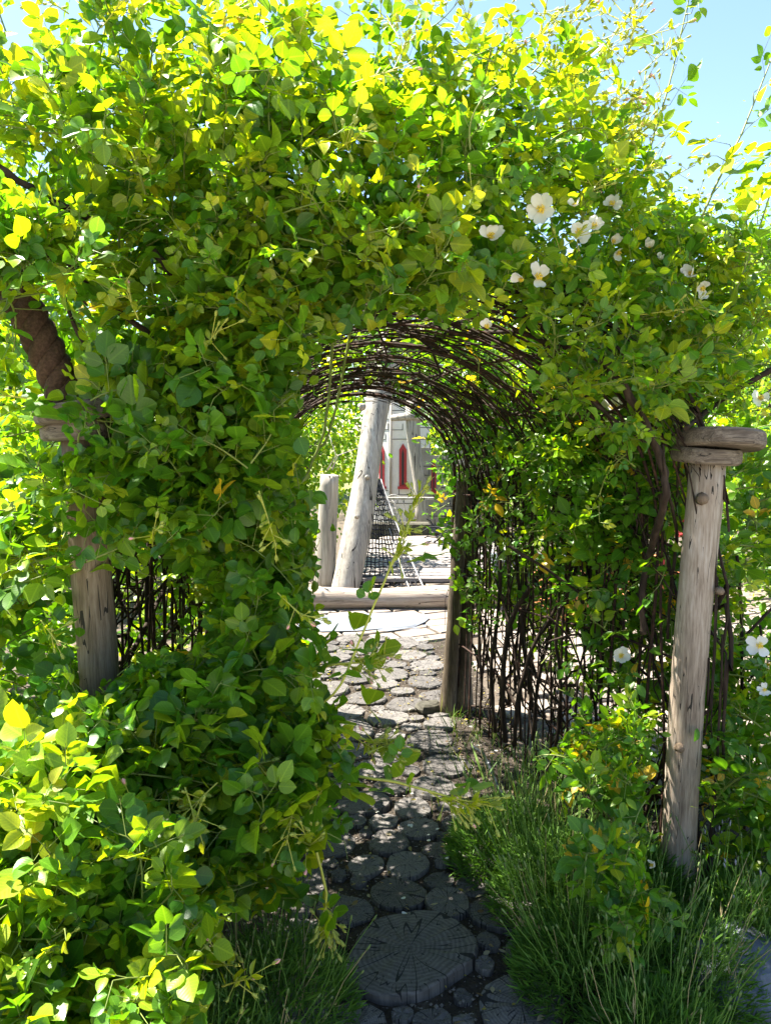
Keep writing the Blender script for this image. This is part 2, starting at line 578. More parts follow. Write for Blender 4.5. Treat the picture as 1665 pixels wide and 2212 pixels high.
# stone pavers in courses, only where the view reaches them
pv = []
yy = 1.0
PROT = math.radians(24)
while yy < 11:
    h = random.uniform(.15, .24)
    xx = -4.2 + random.uniform(0, .3)
    while xx < 6.4:
        w = random.uniform(.2, .42)
        xa, ya = xx + w / 2, yy + h / 2 - 6
        xc, yc = xa * math.cos(PROT) - ya * math.sin(PROT), xa * math.sin(PROT) + ya * math.cos(PROT) + 6
        vis = False
        if 5.75 < yc < 8.6 and -1.4 < xc < 1.2: vis = True
        if xc > .95 - .12 * (yc - 3) and xc < .52 * yc and 3.5 < yc < 8.0: vis = True
        if abs(xc - path_cx(yc)) < path_hw(yc) + .12 and yc < 5.8: vis = False
        if vis: pv.append((xc, yc, w, h))
        xx += w
    yy += h
pv.sort(key=lambda q: q[1] + .4 * abs(q[0]))
pv = pv[:300]
pm = []
for k in range(6):
    mb = MB()
    rr = random.Random(k)
    vs, fs = [], []
    nb = 12
    for (ins, z) in ((0, -.05), (0, -.008), (.022, .0)):
        for i in range(nb):
            th = 2 * math.pi * (i + .5) / nb
            c, s2 = math.cos(th), math.sin(th)
            m = max(abs(c), abs(s2))
            e = rr.uniform(-.02, .012) if z != -.05 else -.005
            vs.append((c / m * .5 * (1 - ins * 2) * (1 + e), s2 / m * .5 * (1 - ins * 2) * (1 + e), z))
    for lvl in (0, 1):
        for i in range(nb):
            j = (i + 1) % nb
            fs.append((lvl * nb + i, lvl * nb + j, lvl * nb + nb + j, lvl * nb + nb + i))
    fs.append(tuple(2 * nb + i for i in range(nb)))
    mb.add(vs, fs)
    me = mb.mesh('paver')
    me.materials.append(M['paver'])
    pm.append(me)
for k, (x, y, w, h) in enumerate(pv):
    o = link('paver', pm[k % 6], paving)
    o.location = (x, y, random.uniform(.0, .012))
    o.scale = (w - .028, h - .028, 1)
    o.rotation_euler = (random.uniform(-.008, .008), random.uniform(-.008, .008), PROT + random.uniform(-.02, .02))

# ------------------------------------------------------------------ tunnel of hoops
TY0, TY1 = 2.52, 4.32
def shell(a, t, off=0.0):
    """a 0..1 runs from the right foot over the top to the left foot, t 0..1 from the near to the far end"""
    a = np.asarray(a, float)
    t = np.asarray(t, float)
    c = .07 + t * (-.13 - .07)
    w = .93 + t * (.52 - .93) + off
    H = 2.05 + t * (1.82 - 2.05) + off
    zs = 1.22 + t * .08
    ang = np.clip((a - .3) / .4, 0, 1) * np.pi
    z = np.where(a < .3, zs * np.clip(a, 0, .3) / .3, np.where(a > .7, zs * (1 - np.clip(a, .7, 1)) / .3, zs + (H - zs) * np.sin(ang)))
    x = c + w * np.cos(ang)
    y = TY0 + t * (TY1 - TY0) + 0 * a
    return np.stack(np.broadcast_arrays(x, y, z), -1)

def inside_tunnel(p, off=0.0):
    t = (p[..., 1] - TY0) / (TY1 - TY0)
    tc = np.clip(t, 0, 1)
    c = .07 + tc * (-.20)
    w = .93 + tc * (.52 - .93) + off
    H = 2.05 + tc * (1.82 - 2.05) + off
    zs = 1.22 + tc * .08
    dx = (p[..., 0] - c) / w
    dz = np.clip((p[..., 2] - zs) / (H - zs), 0, None)
    free = (p[..., 0] > -.24 - .03 * tc - .14 * np.clip((p[..., 2] - 1.15) / .35, 0, 1) * np.clip(t * 4, 0, 1)) & (p[..., 0] < c + w * np.interp(tc, [0, .25, 1], [.46, .72, .86])) & (p[..., 2] < H - .30 + .30 * np.clip(t * 8, 0, 1))
    return (dx ** 2 + dz ** 2 < 1) & (t > -.25) & (t < 1.12) & (free | ((p[..., 2] > zs + .35) & (t > .08)))

frame = empty('tunnel_frame', (0, TY0, 0), 'rusty steel hoop tunnel carrying the roses over the wood disc path', 'tunnel')
def hoop_mesh(t, r):
    a = np.linspace(0, 1, 41)
    p = shell(a, np.full_like(a, t))
    ph = random.uniform(0, 6.28)
    p[:, 1] += .022 * np.sin(a * 9 + ph) + .01 * np.sin(a * 21 + 2 * ph)
    p[:, 0] += .010 * np.sin(a * 17 + ph * 3)
    p[:, 2] += .012 * np.sin(a * 13 + ph * 5) * np.sin(a * np.pi)
    p -= np.array([0, TY0, 0])
    return MB().tube(p, r, 6).mesh('hoop')
nh = 26
for k in range(nh):
    t = k / (nh - 1)
    link('hoop', hoop_mesh(t + random.uniform(-.016, .016) * (0 < k < nh - 1), .011 if k == nh - 1 else random.uniform(.0035, .0062)), frame, M['rust'])
for a in (.08, .19, .3, .37, .43, .5, .57, .63, .7, .81, .92):
    t = np.linspace(-.01, 1.01, 14)
    p = shell(np.full_like(t, a) + .012 * np.sin(t * 5 + a * 40), t, .008) - np.array([0, TY0, 0])
    link('rod', MB().tube(p, .005, 6).mesh('rod'), frame, M['rust'])

# ------------------------------------------------------------------ leaf factory
ROWS = np.array([0, .2, .42, .64, .84, 1.0])
HW_ROUND = np.array([.30, .405, .385, .26])
HW_POINT = np.array([.22, .315, .285, .165])
def leaf_template(hw):
    vs = [(0, y) for y in ROWS]
    for s in (-1, 1):
        for k in range(4):
            vs.append((s * hw[k], ROWS[k + 1] - (.015 if k < 3 else .03)))
    fs = []
    for s, b in ((-1, 6), (1, 10)):
        def q(*i):
            fs.append(tuple(i) if s == 1 else tuple(reversed(i)))
        q(0, b, 1)
        for k in range(3):
            q(k + 1, b + k, b + k + 1, k + 2)
        q(4, b + 3, 5)
    return np.array(vs), fs
T_ROUND, LF = leaf_template(HW_ROUND)
T_POINT, _ = leaf_template(HW_POINT)
L_LOOPS = np.array([i for f in LF for i in f])
L_TOT = np.array([len(f) for f in LF])
L_ST = np.concatenate([[0], np.cumsum(L_TOT)[:-1]])
L_UV = np.stack([.5 + T_ROUND[:, 0] / .85, T_ROUND[:, 1]], -1)

def leaf_batch_mesh(name, B, tmpl):
    """B: dict with pos, ax, nm [n,3], len, wid, fold, curl [n], tint [n,3]"""
    n = len(B['pos'])
    side = np.cross(B['ax'], B['nm'])
    x = tmpl[None, :, 0] * B['wid'][:, None]
    y = np.broadcast_to(tmpl[None, :, 1], x.shape)
    z = B['fold'][:, None] * np.abs(x) - B['curl'][:, None] * y ** 2 + .05 * np.sin(y * 9 + np.arange(n)[:, None]) * np.abs(x)
    V = B['pos'][:, None, :] + B['len'][:, None, None] * (x[..., None] * side[:, None, :] + y[..., None] * B['ax'][:, None, :] + z[..., None] * B['nm'][:, None, :])
    nv = tmpl.shape[0]
    loops = (L_LOOPS[None, :] + (np.arange(n) * nv)[:, None]).ravel()
    tot = np.tile(L_TOT, n)
    st = (L_ST[None, :] + (np.arange(n) * len(L_LOOPS))[:, None]).ravel()
    tint = np.repeat(B['tint'], nv, axis=0)
    uv = np.tile(L_UV, (n, 1))
    return mesh_np(name, V.reshape(-1, 3), loops, st, tot, uv, tint)

C_DARK = np.array([.055, .155, .012])
C_MID = np.array([.085, .200, .013])
C_LIGHT = np.array([.18, .295, .014])
C_YOUNG = np.array([.28, .35, .018])
C_YEL = np.array([.50, .36, .03])
C_RED = np.array([.20, .07, .03])

def make_shoots(anchor, outw, rs, size=.055, length=(.14, .30), K=6, droop=.25, tints=(.35, .4, .2, .04, .01), up=.55, along=.55):
    """leafy shoots: returns leaf batch and stem paths"""
    n = len(anchor)
    d = nrm(along * outw + .35 * np.array([0, 0, 1]) + .75 * rs.normal(size=(n, 3)) * .8)
    L = rs.uniform(*length, n)
    s = np.linspace(0, 1, K + 1)
    bend = nrm(rs.normal(size=(n, 3)))
    path = anchor[:, None, :] + d[:, None, :] * (L[:, None] * s[None])[..., None] \
        + bend[:, None, :] * (L[:, None] * .18 * np.sin(s * 2.6)[None])[..., None] \
        - np.array([0, 0, 1]) * (L[:, None] * droop * s[None] ** 2)[..., None]
    rad = np.linspace(.0028, .0013, K + 1)[None, :] * rs.uniform(.8, 1.3, (n, 1))
    stem = nrm(path[:, 1:] - path[:, :-1])
    q = path[:, 1:]
    ph = (np.arange(K) * 2.4)[None, :] + rs.uniform(0, 6.28, (n, 1))
    e1 = nrm(np.cross(stem, rs.normal(size=(n, 1, 3)) + np.array([0, 0, .01])))
    e2 = np.cross(stem, e1)
    perp = e1 * np.cos(ph)[..., None] + e2 * np.sin(ph)[..., None]
    o = np.broadcast_to(outw[:, None, :], q.shape)
    r = nrm(.8 * perp + .4 * stem + .4 * o + .1 * np.array([0, 0, 1]) + .2 * rs.normal(size=q.shape))
    nm = up * np.array([0, 0, 1]) + .6 * o + .38 * rs.normal(size=q.shape)
    nm = nrm(nm - r * np.sum(nm * r, -1, keepdims=True))
    sd2 = np.cross(nm, r)
    base_sz = size * rs.uniform(.58, 1.28, (n, 1)) * np.linspace(1.1, .72, K)[None, :]
    FR = [.45, .45, .78, .78, 1.0]
    SG = [-1, 1, -1, 1, 0]
    SZ = [.78, .78, .95, .95, 1.12]
    tid = rs.choice(5, size=(n, K), p=np.array(tints) / sum(tints))
    pal = np.array([C_DARK, C_MID, C_LIGHT, C_YOUNG, C_YEL])
    out = {k: [] for k in ('pos', 'ax', 'nm', 'len', 'wid', 'fold', 'curl', 'tint')}
    rach = base_sz * 1.55
    tj = rs.uniform(.8, 1.25, (n, K, 1))
    keep5 = rs.random((n, K)) < .72
    for m in range(5):
        fa = FR[m]
        pos = q + r * (rach * fa)[..., None] - np.array([0, 0, 1]) * (rach * .12 * fa ** 2)[..., None]
        aang = math.radians(58) * SG[m]
        ax = nrm(math.cos(aang) * r + math.sin(aang) * sd2 + .16 * rs.normal(size=q.shape) - np.array([0, 0, .12]))
        if SG[m]:
            pos = pos + ax * (.12 * base_sz)[..., None]
        n2 = nm + .28 * rs.normal(size=q.shape)
        n2 = nrm(n2 - ax * np.sum(n2 * ax, -1, keepdims=True))
        ok = np.ones((n, K), bool) if m >= 2 else keep5
        out['pos'].append(pos[ok]); out['ax'].append(ax[ok]); out['nm'].append(n2[ok])
        out['len'].append((base_sz * SZ[m] * rs.uniform(.88, 1.12, (n, K)))[ok])
        out['wid'].append(rs.uniform(.74, 1.14, (n, K))[ok])
        out['fold'].append(rs.uniform(.0, .75, (n, K))[ok])
        out['curl'].append(rs.uniform(-.12, .38, (n, K))[ok])
        out['tint'].append((pal[tid] * tj * rs.uniform(.9, 1.1, (n, K, 3)))[ok])
    B = {k: np.concatenate(v) for k, v in out.items()}
    B['stem_id'] = None
    return B, path, rad, (q, r * rach[..., None])

def cat_batches(bs):
    ks = ('pos', 'ax', 'nm', 'len', 'wid', 'fold', 'curl', 'tint')
    return {k: np.concatenate([b[k] for b in bs]) for k in ks}
def sel(B, m):
    return {k: B[k][m] for k in ('pos', 'ax', 'nm', 'len', 'wid', 'fold', 'curl', 'tint')}

# clearings: where the foliage is cut back so that the entrance, the posts and the rope stay free
OPEN = [(640, 860), (668, 790), (700, 745), (790, 715), (900, 695), (1000, 700), (1080, 740), (1140, 830), (1180, 1000), (1230, 1200), (1260, 1500), (1230, 1580), (1080, 1640), (1010, 1700), (1020, 1850), (1010, 2211),
        (770, 2211), (760, 1960), (700, 1930), (780, 1780), (790, 1650), (745, 1580), (700, 1460), (735, 1330), (715, 1180), (690, 1060), (650, 960), (635, 900)]
RPOST = [(1440, 905), (1660, 905), (1655, 1015), (1585, 1015), (1545, 1300), (1505, 1700), (1510, 1930), (1410, 1930), (1405, 1700), (1450, 1250), (1470, 1015)]
LPOST = [(150, 1228), (300, 1235), (390, 1240), (470, 1290), (440, 1400), (300, 1410), (240, 1470), (175, 1500)]
ROPEW = [(30, 690), (115, 675), (185, 850), (100, 865)]
SKYW = [(1120, -100), (1180, 20), (1330, 90), (1390, 250), (1415, 330), (1470, 430), (1560, 455), (1665, 500), (1800, 500), (1800, -200), (1120, -200)]
LOWL = [(480, 1985), (560, 1975), (700, 1960), (1000, 1960), (1000, 2300), (470, 2300), (450, 2120)]
def surfY(u, v):
    return 2.05 + .75 * max(0, u / 1600) ** 1.5 + .0003 * max(0, 500 - v)
FLOWERS = []
for (u, v, r, nx, nz, op, miss) in ((1168, 452, 36, -.1, .1, .1, 0), (1058, 512, 33, .3, .6, .5, 1), (1250, 502, 32, -.1, .35, .45, 0), (1280, 488, 28, .4, .2, .5, 0), (1322, 522, 24, .5, .3, .7, 1), (1335, 545, 22, .2, -.4, .4, 2), (1402, 533, 22, 0, .8, .9, 0),
                                    (1160, 600, 34, .5, .5, .3, 1), (1128, 604, 26, -.9, .2, .9, 3), (1052, 707, 24, -.2, .6, .4, 3), (1492, 592, 26, -.3, .5, .7, 0), (1515, 622, 24, .3, -.2, .4, 1), (1322, 442, 26, -.2, .7, .4, 0), (1240, 445, 20, 0, .9, .7, 1),
                                    (1640, 860, 26, .4, .2, .4, 1), (1425, 560, 16, 0, .8, 1.0, 1), (1325, 882, 30, -.1, .9, .25, 0)):
    Y = surfY(u, v) - .22 + (.35 if v > 800 else 0) + (.1 if u > 1300 else 0)
    FLOWERS.append((u, v, r, nx, nz, op, miss, Y))
CLEAR = [(f[0], f[1], f[2], f[7]) for f in FLOWERS] + [(1340, 1417, 24, 2.7), (1640, 1395, 34, 2.5), (1650, 1490, 20, 2.5), (1408, 1868, 18, 2.05)]
def prune(p, rs, extra=None):
    u, v = UVn(p)
    Y = p[:, 1]
    rnd = rs.random(len(p))
    u = u + 20 * rs.normal(size=len(p))
    v = v + 14 * rs.normal(size=len(p))
    rej = inside_tunnel(p, -.03)
    rej |= inpoly(u, v, OPEN) & (Y < 2.75) & (rnd > .02)
    rej |= inpoly(u, v, RPOST) & (Y < 2.62) & (rnd > .04)
    rej |= inpoly(u, v, LPOST) & (Y < 2.5) & (rnd > .03)
    rej |= inpoly(u, v, ROPEW) & (Y < 2.5) & (rnd > .06)
    rej |= inpoly(u, v, SKYW) & (Y < 5) & (rnd > .02)
    rej |= inpoly(u, v, LOWL) & (Y < 2.3) & (rnd > .04)
    u, v = UVn(p)
    for (fu, fv, fr, fY) in CLEAR:
        rej |= ((u - fu) ** 2 + (v - fv) ** 2 < (fr * 1.15) ** 2) & (Y < fY + .02)
    rej |= (p[:, 2] < .03)
    rej |= (Y < 1.15)
    rej |= (v < -45 + 70 * rnd) & (u > 250) & (Y < 3.4)
    return ~rej

leaf_variants = {}
def leaf_variant(shape, tid, k):
    key = (shape, tid, k)
    if key in leaf_variants: return leaf_variants[key]
    rr = random.Random(hash(key) & 0xffff)
    pal = [C_DARK, C_MID, C_LIGHT, C_YOUNG, C_YEL]
    one = dict(pos=np.zeros((1, 3)), ax=np.array([[0, 1.0, 0]]), nm=np.array([[0, 0, 1.0]]), len=np.ones(1), wid=np.ones(1),
               fold=np.array([rr.uniform(.08, .5)]), curl=np.array([rr.uniform(-.08, .2)]), tint=np.array([pal[tid] * rr.uniform(.85, 1.2)]))
    me = leaf_batch_mesh('leaf', one, T_ROUND if shape == 'round' else T_POINT)
    me.materials.append(M['leaf'])
    leaf_variants[key] = me
    return me

def finish_foliage(root, B, shape, rs, n_parts=300):
    """largest unhidden leaves become parts of the plant, the rest one joined part"""
    u, v = UVn(B['pos'])
    d = np.linalg.norm(B['pos'] - np.array([0, 0, CAMZ]), axis=1)
    vd = nrm(B['pos'] - np.array([0, 0, CAMZ]))
    face = np.abs(np.sum(B['nm'] * vd, -1))
    size = B['len'] / d * (.25 + face)
    cell = (np.floor(u / 22).astype(int) + 40) * 1000 + np.floor(v / 22).astype(int) + 40
    order = np.argsort(d)
    front = np.full(len(d), False)
    md = {}
    for i in order:
        c = cell[i]
        if c not in md: md[c] = d[i]
        if d[i] < md[c] + .05: front[i] = True
    vis = (u > 0) & (u < 1665) & (v > 0) & (v < 2211) & front
    score = np.where(vis, size, -1)
    top = np.argsort(-score)[:n_parts]
    top = top[score[top] > 0]
    pal = np.array([C_DARK, C_MID, C_LIGHT, C_YOUNG, C_YEL])
    tl = np.argmin(np.linalg.norm(np.log(B['tint'][:, None, :] + .01) - np.log(pal[None] + .01), axis=-1), axis=1)
    off = Vector(root.location)
    for i in top:
        me = leaf_variant(shape, int(tl[i]), int(rs.integers(0, 5)))
        o = link('leaf', me, root)
        ax, nm = Vector(B['ax'][i]), Vector(B['nm'][i])
        sdv = ax.cross(nm)
        Lw = float(B['len'][i])
        mt = Matrix((sdv * Lw * float(B['wid'][i]), ax * Lw, nm * Lw)).transposed().to_4x4()
        mt.translation = Vector(B['pos'][i]) - off
        o.matrix_local = mt
    m = np.ones(len(d), bool)
    m[top] = False
    R = sel(B, m)
    R['pos'] = R['pos'] - np.array(off)
    me = leaf_batch_mesh('foliage', R, T_ROUND if shape == 'round' else T_POINT)
    props(link('foliage', me, root, M['leaf']), kind='stuff')

def stems_part(root, name, paths_list, mat, S=4):
    off = np.array(root.location)
    Vs, Ls, n0, l0 = [], [], 0, 0
    St, To = [], []
    for paths, rad in paths_list:
        if len(paths) == 0: continue
        V, q, st, to = tubes_np(paths - off, rad, S)
        Vs.append(V); Ls.append(q + n0); St.append(st + l0); To.append(to)
        n0 += len(V); l0 += len(q)
    me = mesh_np(name, np.concatenate(Vs), np.concatenate(Ls), np.concatenate(St), np.concatenate(To))
    props(link(name, me, root, mat), kind='stuff')

# flower and bud meshes
def petal_mesh(k):
    rr = random.Random(k)
    vs, fs, uv = [], [], []
    ny, nx = 5, 4
    notch = rr.uniform(.08, .2)
    cup = rr.uniform(.15, .45)
    for j in range(ny + 1):
        y = j / ny
        hw = .40 * (math.sin(math.pi * min(1, y * .62 + .06)) ** .8) * (1.0 if y < 1 else .7)
        for i in range(nx + 1):
            x = (i / nx - .5) * 2
            yy = y - (notch * (1 - abs(x)) if j == ny else 0) - (.10 * abs(x) ** 2 * y)
            vs.append((x * hw, yy, cup * y * y * .5 + .18 * (x * hw) ** 2 * 4 * (1 - y * .5) + .03 * math.sin(x * 4 + k + y * 5)))
            uv.append((i / nx, y))
    for j in range(ny):
        for i in range(nx):
            a = j * (nx + 1) + i
            fs.append((a, a + 1, a + nx + 2, a + nx + 1))
    loops = [i for f in fs for i in f]
    me = mesh_np('petal', np.array(vs), loops, np.arange(len(fs)) * 4, np.full(len(fs), 4), np.array(uv))
    me.materials.append(M['petal'])
    return me
PETALS = [petal_mesh(k) for k in range(5)]
def stamen_mesh():
    mb = MB()
    rr = random.Random(3)
    for k in range(26):
        a, t = rr.uniform(0, 6.28), rr.uniform(.05, .85)
        d = Vector((math.cos(a) * t, math.sin(a) * t, 1 - .4 * t)).normalized() * rr.uniform(.22, .36)
        mb.tube([(0, 0, 0), d * .9], .012, 3, False)
        mb.box(d, (.06, .06, .05))
    mb.tube([(0, 0, -.05), (0, 0, .06), (0, 0, .12)], [.10, .12, .05], 7)
    me = mb.mesh('stamens')
    me.materials.append(M['stamen'])
    return me
STAMENS = stamen_mesh()

def bud_mesh(name, mat2, k):
    """rose bud: egg-shaped bud in four pointed sepals on a round hip"""
    rr = random.Random(k)
    mb = MB()
    mb.tube([(0, 0, -.35), (0, 0, -.2), (0, 0, .0), (0, 0, .12)], [.08, .2, .26, .2], 6)
    n1 = len(mb.f)
    mb.tube([(0, 0, .05), (0, 0, .3), (0, 0, .62), (0, 0, .85)], [.2, .30, .22, .05], 6)
    n2 = len(mb.f)
    for i in range(4):
        a = i * math.pi / 2 + rr.uniform(-.2, .2)
        c, s = math.cos(a), math.sin(a)
        e = rr.uniform(.28, .5)
        mb.add([(c * .2 - s * .13, s * .2 + c * .13, .05), (c * .2 + s * .13, s * .2 - c * .13, .05), (c * .34, s * .34, .5), (c * e, s * e, rr.uniform(.9, 1.15))],
               [(0, 1, 2), (0, 2, 3), (1, 3, 2)], True)
    me = mb.mesh(name)
    me.materials.append(M['bud_green'])
    me.materials.append(mat2)
    idx = [1 if n1 <= i < n2 else 0 for i in range(len(mb.f))]
    me.polygons.foreach_set('material_index', idx)
    return me
BUDS = [bud_mesh('bud', M['bud_green'], 1), bud_mesh('bud', M['bud_green'], 2), bud_mesh('bud', M['bud_pink'], 3)]

def face_matrix(pos, nrmv, scale, spin):
    q = Vector(nrmv).to_track_quat('Z', 'Y')
    return Matrix.Translation(pos) @ q.to_matrix().to_4x4() @ Matrix.Rotation(spin, 4, 'Z') @ Matrix.Scale(scale, 4)

def flower(root, pos, normal, size, open_=.15, missing=0):
    """five white petals round golden stamens"""
    f = bpy.data.objects.new('flower', None)
    COL.objects.link(f)
    f.parent = root
    f.empty_display_size = .02
    f.matrix_local = face_matrix(Vector(pos) - Vector(root.location), normal, size, random.uniform(0, 6.28))
    for i in range(5 - missing):
        p = link('petal', PETALS[random.randrange(5)], f)
        p.matrix_local = Matrix.Rotation(i * 2 * math.pi / 5 + random.uniform(-.12, .12), 4, 'Z') @ Matrix.Translation((0, .06, .02 * (i % 2))) @ Matrix.Rotation(open_ + random.uniform(-.3, .4), 4, 'X') @ Matrix.Rotation(random.uniform(-.3, .3), 4, 'Y') @ Matrix.Diagonal((random.uniform(.8, 1.1), random.uniform(.8, 1.1), 1, 1))
    link('stamens', STAMENS, f)
    return f

def buds_spray(root, pos, d, rs, nb=7, L=.10, size=.0155, pink=.12):
    """flower truss: one stalk splitting into thin pedicels, each ending in a bud; returns stalk paths"""
    paths, rads = [], []
    pos = np.array(pos)
    d = np.array(d) / np.linalg.norm(d)
    off = np.array(root.location)
    main = np.linspace(0, 1, 5)[:, None] * d[None] * L + pos
    main[:, 2] += -.04 * L * np.linspace(0, 1, 5) ** 2
    paths.append(main); rads.append(np.linspace(.0022, .0015, 5))
    for k in range(nb):
        s = rs.uniform(.35, 1.0)
        b = pos + d * L * s
        e = d * .9 + .75 * rs.normal(size=3)
        e = e / np.linalg.norm(e)
        ll = rs.uniform(.03, .065)
        tip = b + e * ll
        pp = np.linspace(0, 1, 5)[:, None] * (tip - b)[None] + b
        paths.append(pp); rads.append(np.full(5, .0012))
        o = link('bud', BUDS[2 if rs.random() < pink else int(rs.integers(0, 2))], root)
        o.matrix_local = face_matrix(Vector(tip - off + e * .3 * size), Vector(e), size * rs.uniform(.75, 1.25), rs.uniform(0, 6))
    # small narrow bracts along the truss
    n = 10
    bp = pos + d * L * rs.uniform(.1, 1.0, (n, 1)) - off
    bax = nrm(d * .7 + .8 * rs.normal(size=(n, 3)))
    bnm = nrm(np.cross(bax, rs.normal(size=(n, 3))))
    me = leaf_batch_mesh('bracts', dict(pos=bp, ax=bax, nm=bnm, len=rs.uniform(.018, .036, n), wid=rs.uniform(.55, .8, n), fold=rs.uniform(.1, .5, n), curl=rs.uniform(-.1, .3, n), tint=C_YOUNG[None] * rs.uniform(.8, 1.15, (n, 1))), T_POINT)
    props(link('bracts', me, root, M['leaf']), kind='stuff')
    return np.array(paths), np.array(rads)

CAMV = np.array([0, 0, CAMZ])
def region_anchors(regs, rs, mult=1.0):
    mult = mult * 1.22
    A, O = [], []
    for (u, v, ru, rv, Ya, Yb, n) in regs:
        n = int(n * mult)
        th = rs.uniform(0, 6.28, n)
        rr = np.sqrt(rs.uniform(0, 1, n))
        uu, vv = u + ru * rr * np.cos(th), v + rv * rr * np.sin(th)
        Y = Ya + (Yb - Ya) * rs.random(n) ** 1.2
        p = Pn(uu, vv, Y)
        tocam = nrm(CAMV - p)
        o = nrm(.55 * tocam * np.array([1, 1, .5]) + np.stack([(uu - u) / max(ru, 1) * .35, 0 * uu, (v - vv) / max(rv, 1) * .3 + .45], -1) + .25 * rs.normal(size=(n, 3)))
        A.append(p); O.append(o)
    return np.concatenate(A), np.concatenate(O)

def shell_anchors(n, rs, a0, a1, t0, t1, o0, o1):
    a = rs.uniform(a0, a1, n)
    t = rs.uniform(t0, t1, n)
    off = rs.uniform(o0, o1, n)
    p = shell(a, t, off)
    q = shell(a, t, off - .1)
    return p, nrm(nrm(p - q + np.array([1e-6, 0, 0])) + np.array([0, -.15, .3]) + .3 * rs.normal(size=(n, 3)))

def rose(name, loc, label, regs, seed, shape='round', size=.055, tints=(.35, .4, .2, .04, .01), mult=1.0, shells=(), sprays=(), length=(.12, .27), droop=.25, group=None, n_parts=300, customs=(), inner=()):
    rs = np.random.default_rng(seed)
    root = empty(name, loc, label, 'rose', group)
    Bs, Ps = [], []
    sets = []
    if regs:
        sets.append(region_anchors(regs, rs, mult) + (prune,))
    for sh in shells:
        sets.append(shell_anchors(sh[0], rs, *sh[1:]) + (prune,))
    for sh in inner:
        sets.append(shell_anchors(sh[0], rs, *sh[1:]) + ((lambda p, r: p[:, 2] > .03),))
    for A, O, pf in sets:
        k = pf(A, rs)
        A, O = A[k], O[k]
        B, path, rad, (q, rv) = make_shoots(A, O, rs, size, length, 6, droop, tints)
        tipok = pf(B['pos'] + B['ax'] * B['len'][:, None], rs) & pf(B['pos'], rs)
        Bs.append(sel(B, tipok))
        K1 = path.shape[1]
        okp = pf(path.reshape(-1, 3), rs).reshape(-1, K1).all(1)
        Ps.append((path[okp], rad[okp]))
        # rachis of each compound leaf
        q2, r2 = q.reshape(-1, 3), rv.reshape(-1, 3)
        s = np.linspace(0, 1, 3)
        rp = q2[:, None, :] + r2[:, None, :] * s[None, :, None]
        okr = pf(rp[:, 0], rs) & pf(rp[:, 2], rs)
        Ps.append((rp[okr], np.tile(np.array([.0011, .0009, .0006]), (okr.sum(), 1))))
    for (pts, nodes, sz, tt) in customs:
        # a long leading shoot with leaves at its nodes
        pts = np.array([tuple(p) for p in pts])
        s = np.linspace(0, 1, len(pts))
        ss = np.linspace(.12, 1, nodes)
        A = np.stack([np.interp(ss, s, pts[:, i]) for i in range(3)], -1)
        sm = np.linspace(0, 1, 16)
        full = np.stack([np.interp(sm, s, pts[:, i]) for i in range(3)], -1)[None]
        Ps.append((full, np.linspace(.0055, .0025, 16)[None]))
        O = nrm(np.stack([rs.normal(size=nodes), -.5 + .4 * rs.normal(size=nodes), .4 + .3 * rs.normal(size=nodes)], -1))
        B, path, rad, (q, rv) = make_shoots(A, O, rs, sz, (.02, .05), 1, .1, tt)
        Bs.append(sel(B, np.ones(len(B['pos']), bool)))
        q2, r2 = q.reshape(-1, 3), rv.reshape(-1, 3)
        rp = q2[:, None, :] + r2[:, None, :] * np.linspace(0, 1, 3)[None, :, None]
        Ps.append((rp, np.tile(np.array([.0014, .001, .0007]), (len(rp), 1))))
        Ps.append((path[:, :2].repeat(1, 0), rad[:, :2]))
    B = cat_batches(Bs)
    finish_foliage(root, B, shape, rs, n_parts)
    stems_part(root, 'twigs', [p for p in Ps if len(p[0])], M['twig'])
    sp = []
    for (u, v, Y, dx, dy, dz, nb) in sprays:
        sp.append(buds_spray(root, P(u, v, Y), (dx, dy, dz), rs, nb, L=rs.uniform(.08, .15)))
    if sp:
        stems_part(root, 'bud_stalks', sp, M['stalk'])
    return root

def cane(root, pts, r0, r1, name='cane', mat='cane', n=7):
    """thick woody cane, smoothed through its points"""
    pts = [Vector(p) - Vector(root.location) for p in pts]
    out = []
    for i in range(len(pts) - 1):
        a, b = pts[max(i - 1, 0)], pts[i]
        c, d = pts[i + 1], pts[min(i + 2, len(pts) - 1)]
        for k in range(5):
            t = k / 5
            out.append(.5 * (2 * b + (c - a) * t + (2 * a - 5 * b + 4 * c - d) * t * t + (3 * b - a - 3 * c + d) * t ** 3) + Vector((random.uniform(-1, 1), random.uniform(-1, 1), random.uniform(-1, 1))) * r0 * .25)
    out.append(pts[-1])
    K = len(out)
    rad = [(r0 + (r1 - r0) * i / (K - 1)) * random.uniform(.88, 1.15) for i in range(K)]
    return MB().tube(out, rad, n, True, .08).build(name, M[mat], root)

def rspray(lst, rs, dir_=(0, -.5, .3), nb=(5, 9)):
    return [(u, v, Y, dir_[0] + rs.normal() * .5, dir_[1] + rs.normal() * .35, dir_[2] + rs.normal() * .35, int(rs.integers(*nb))) for (u, v, Y) in lst]

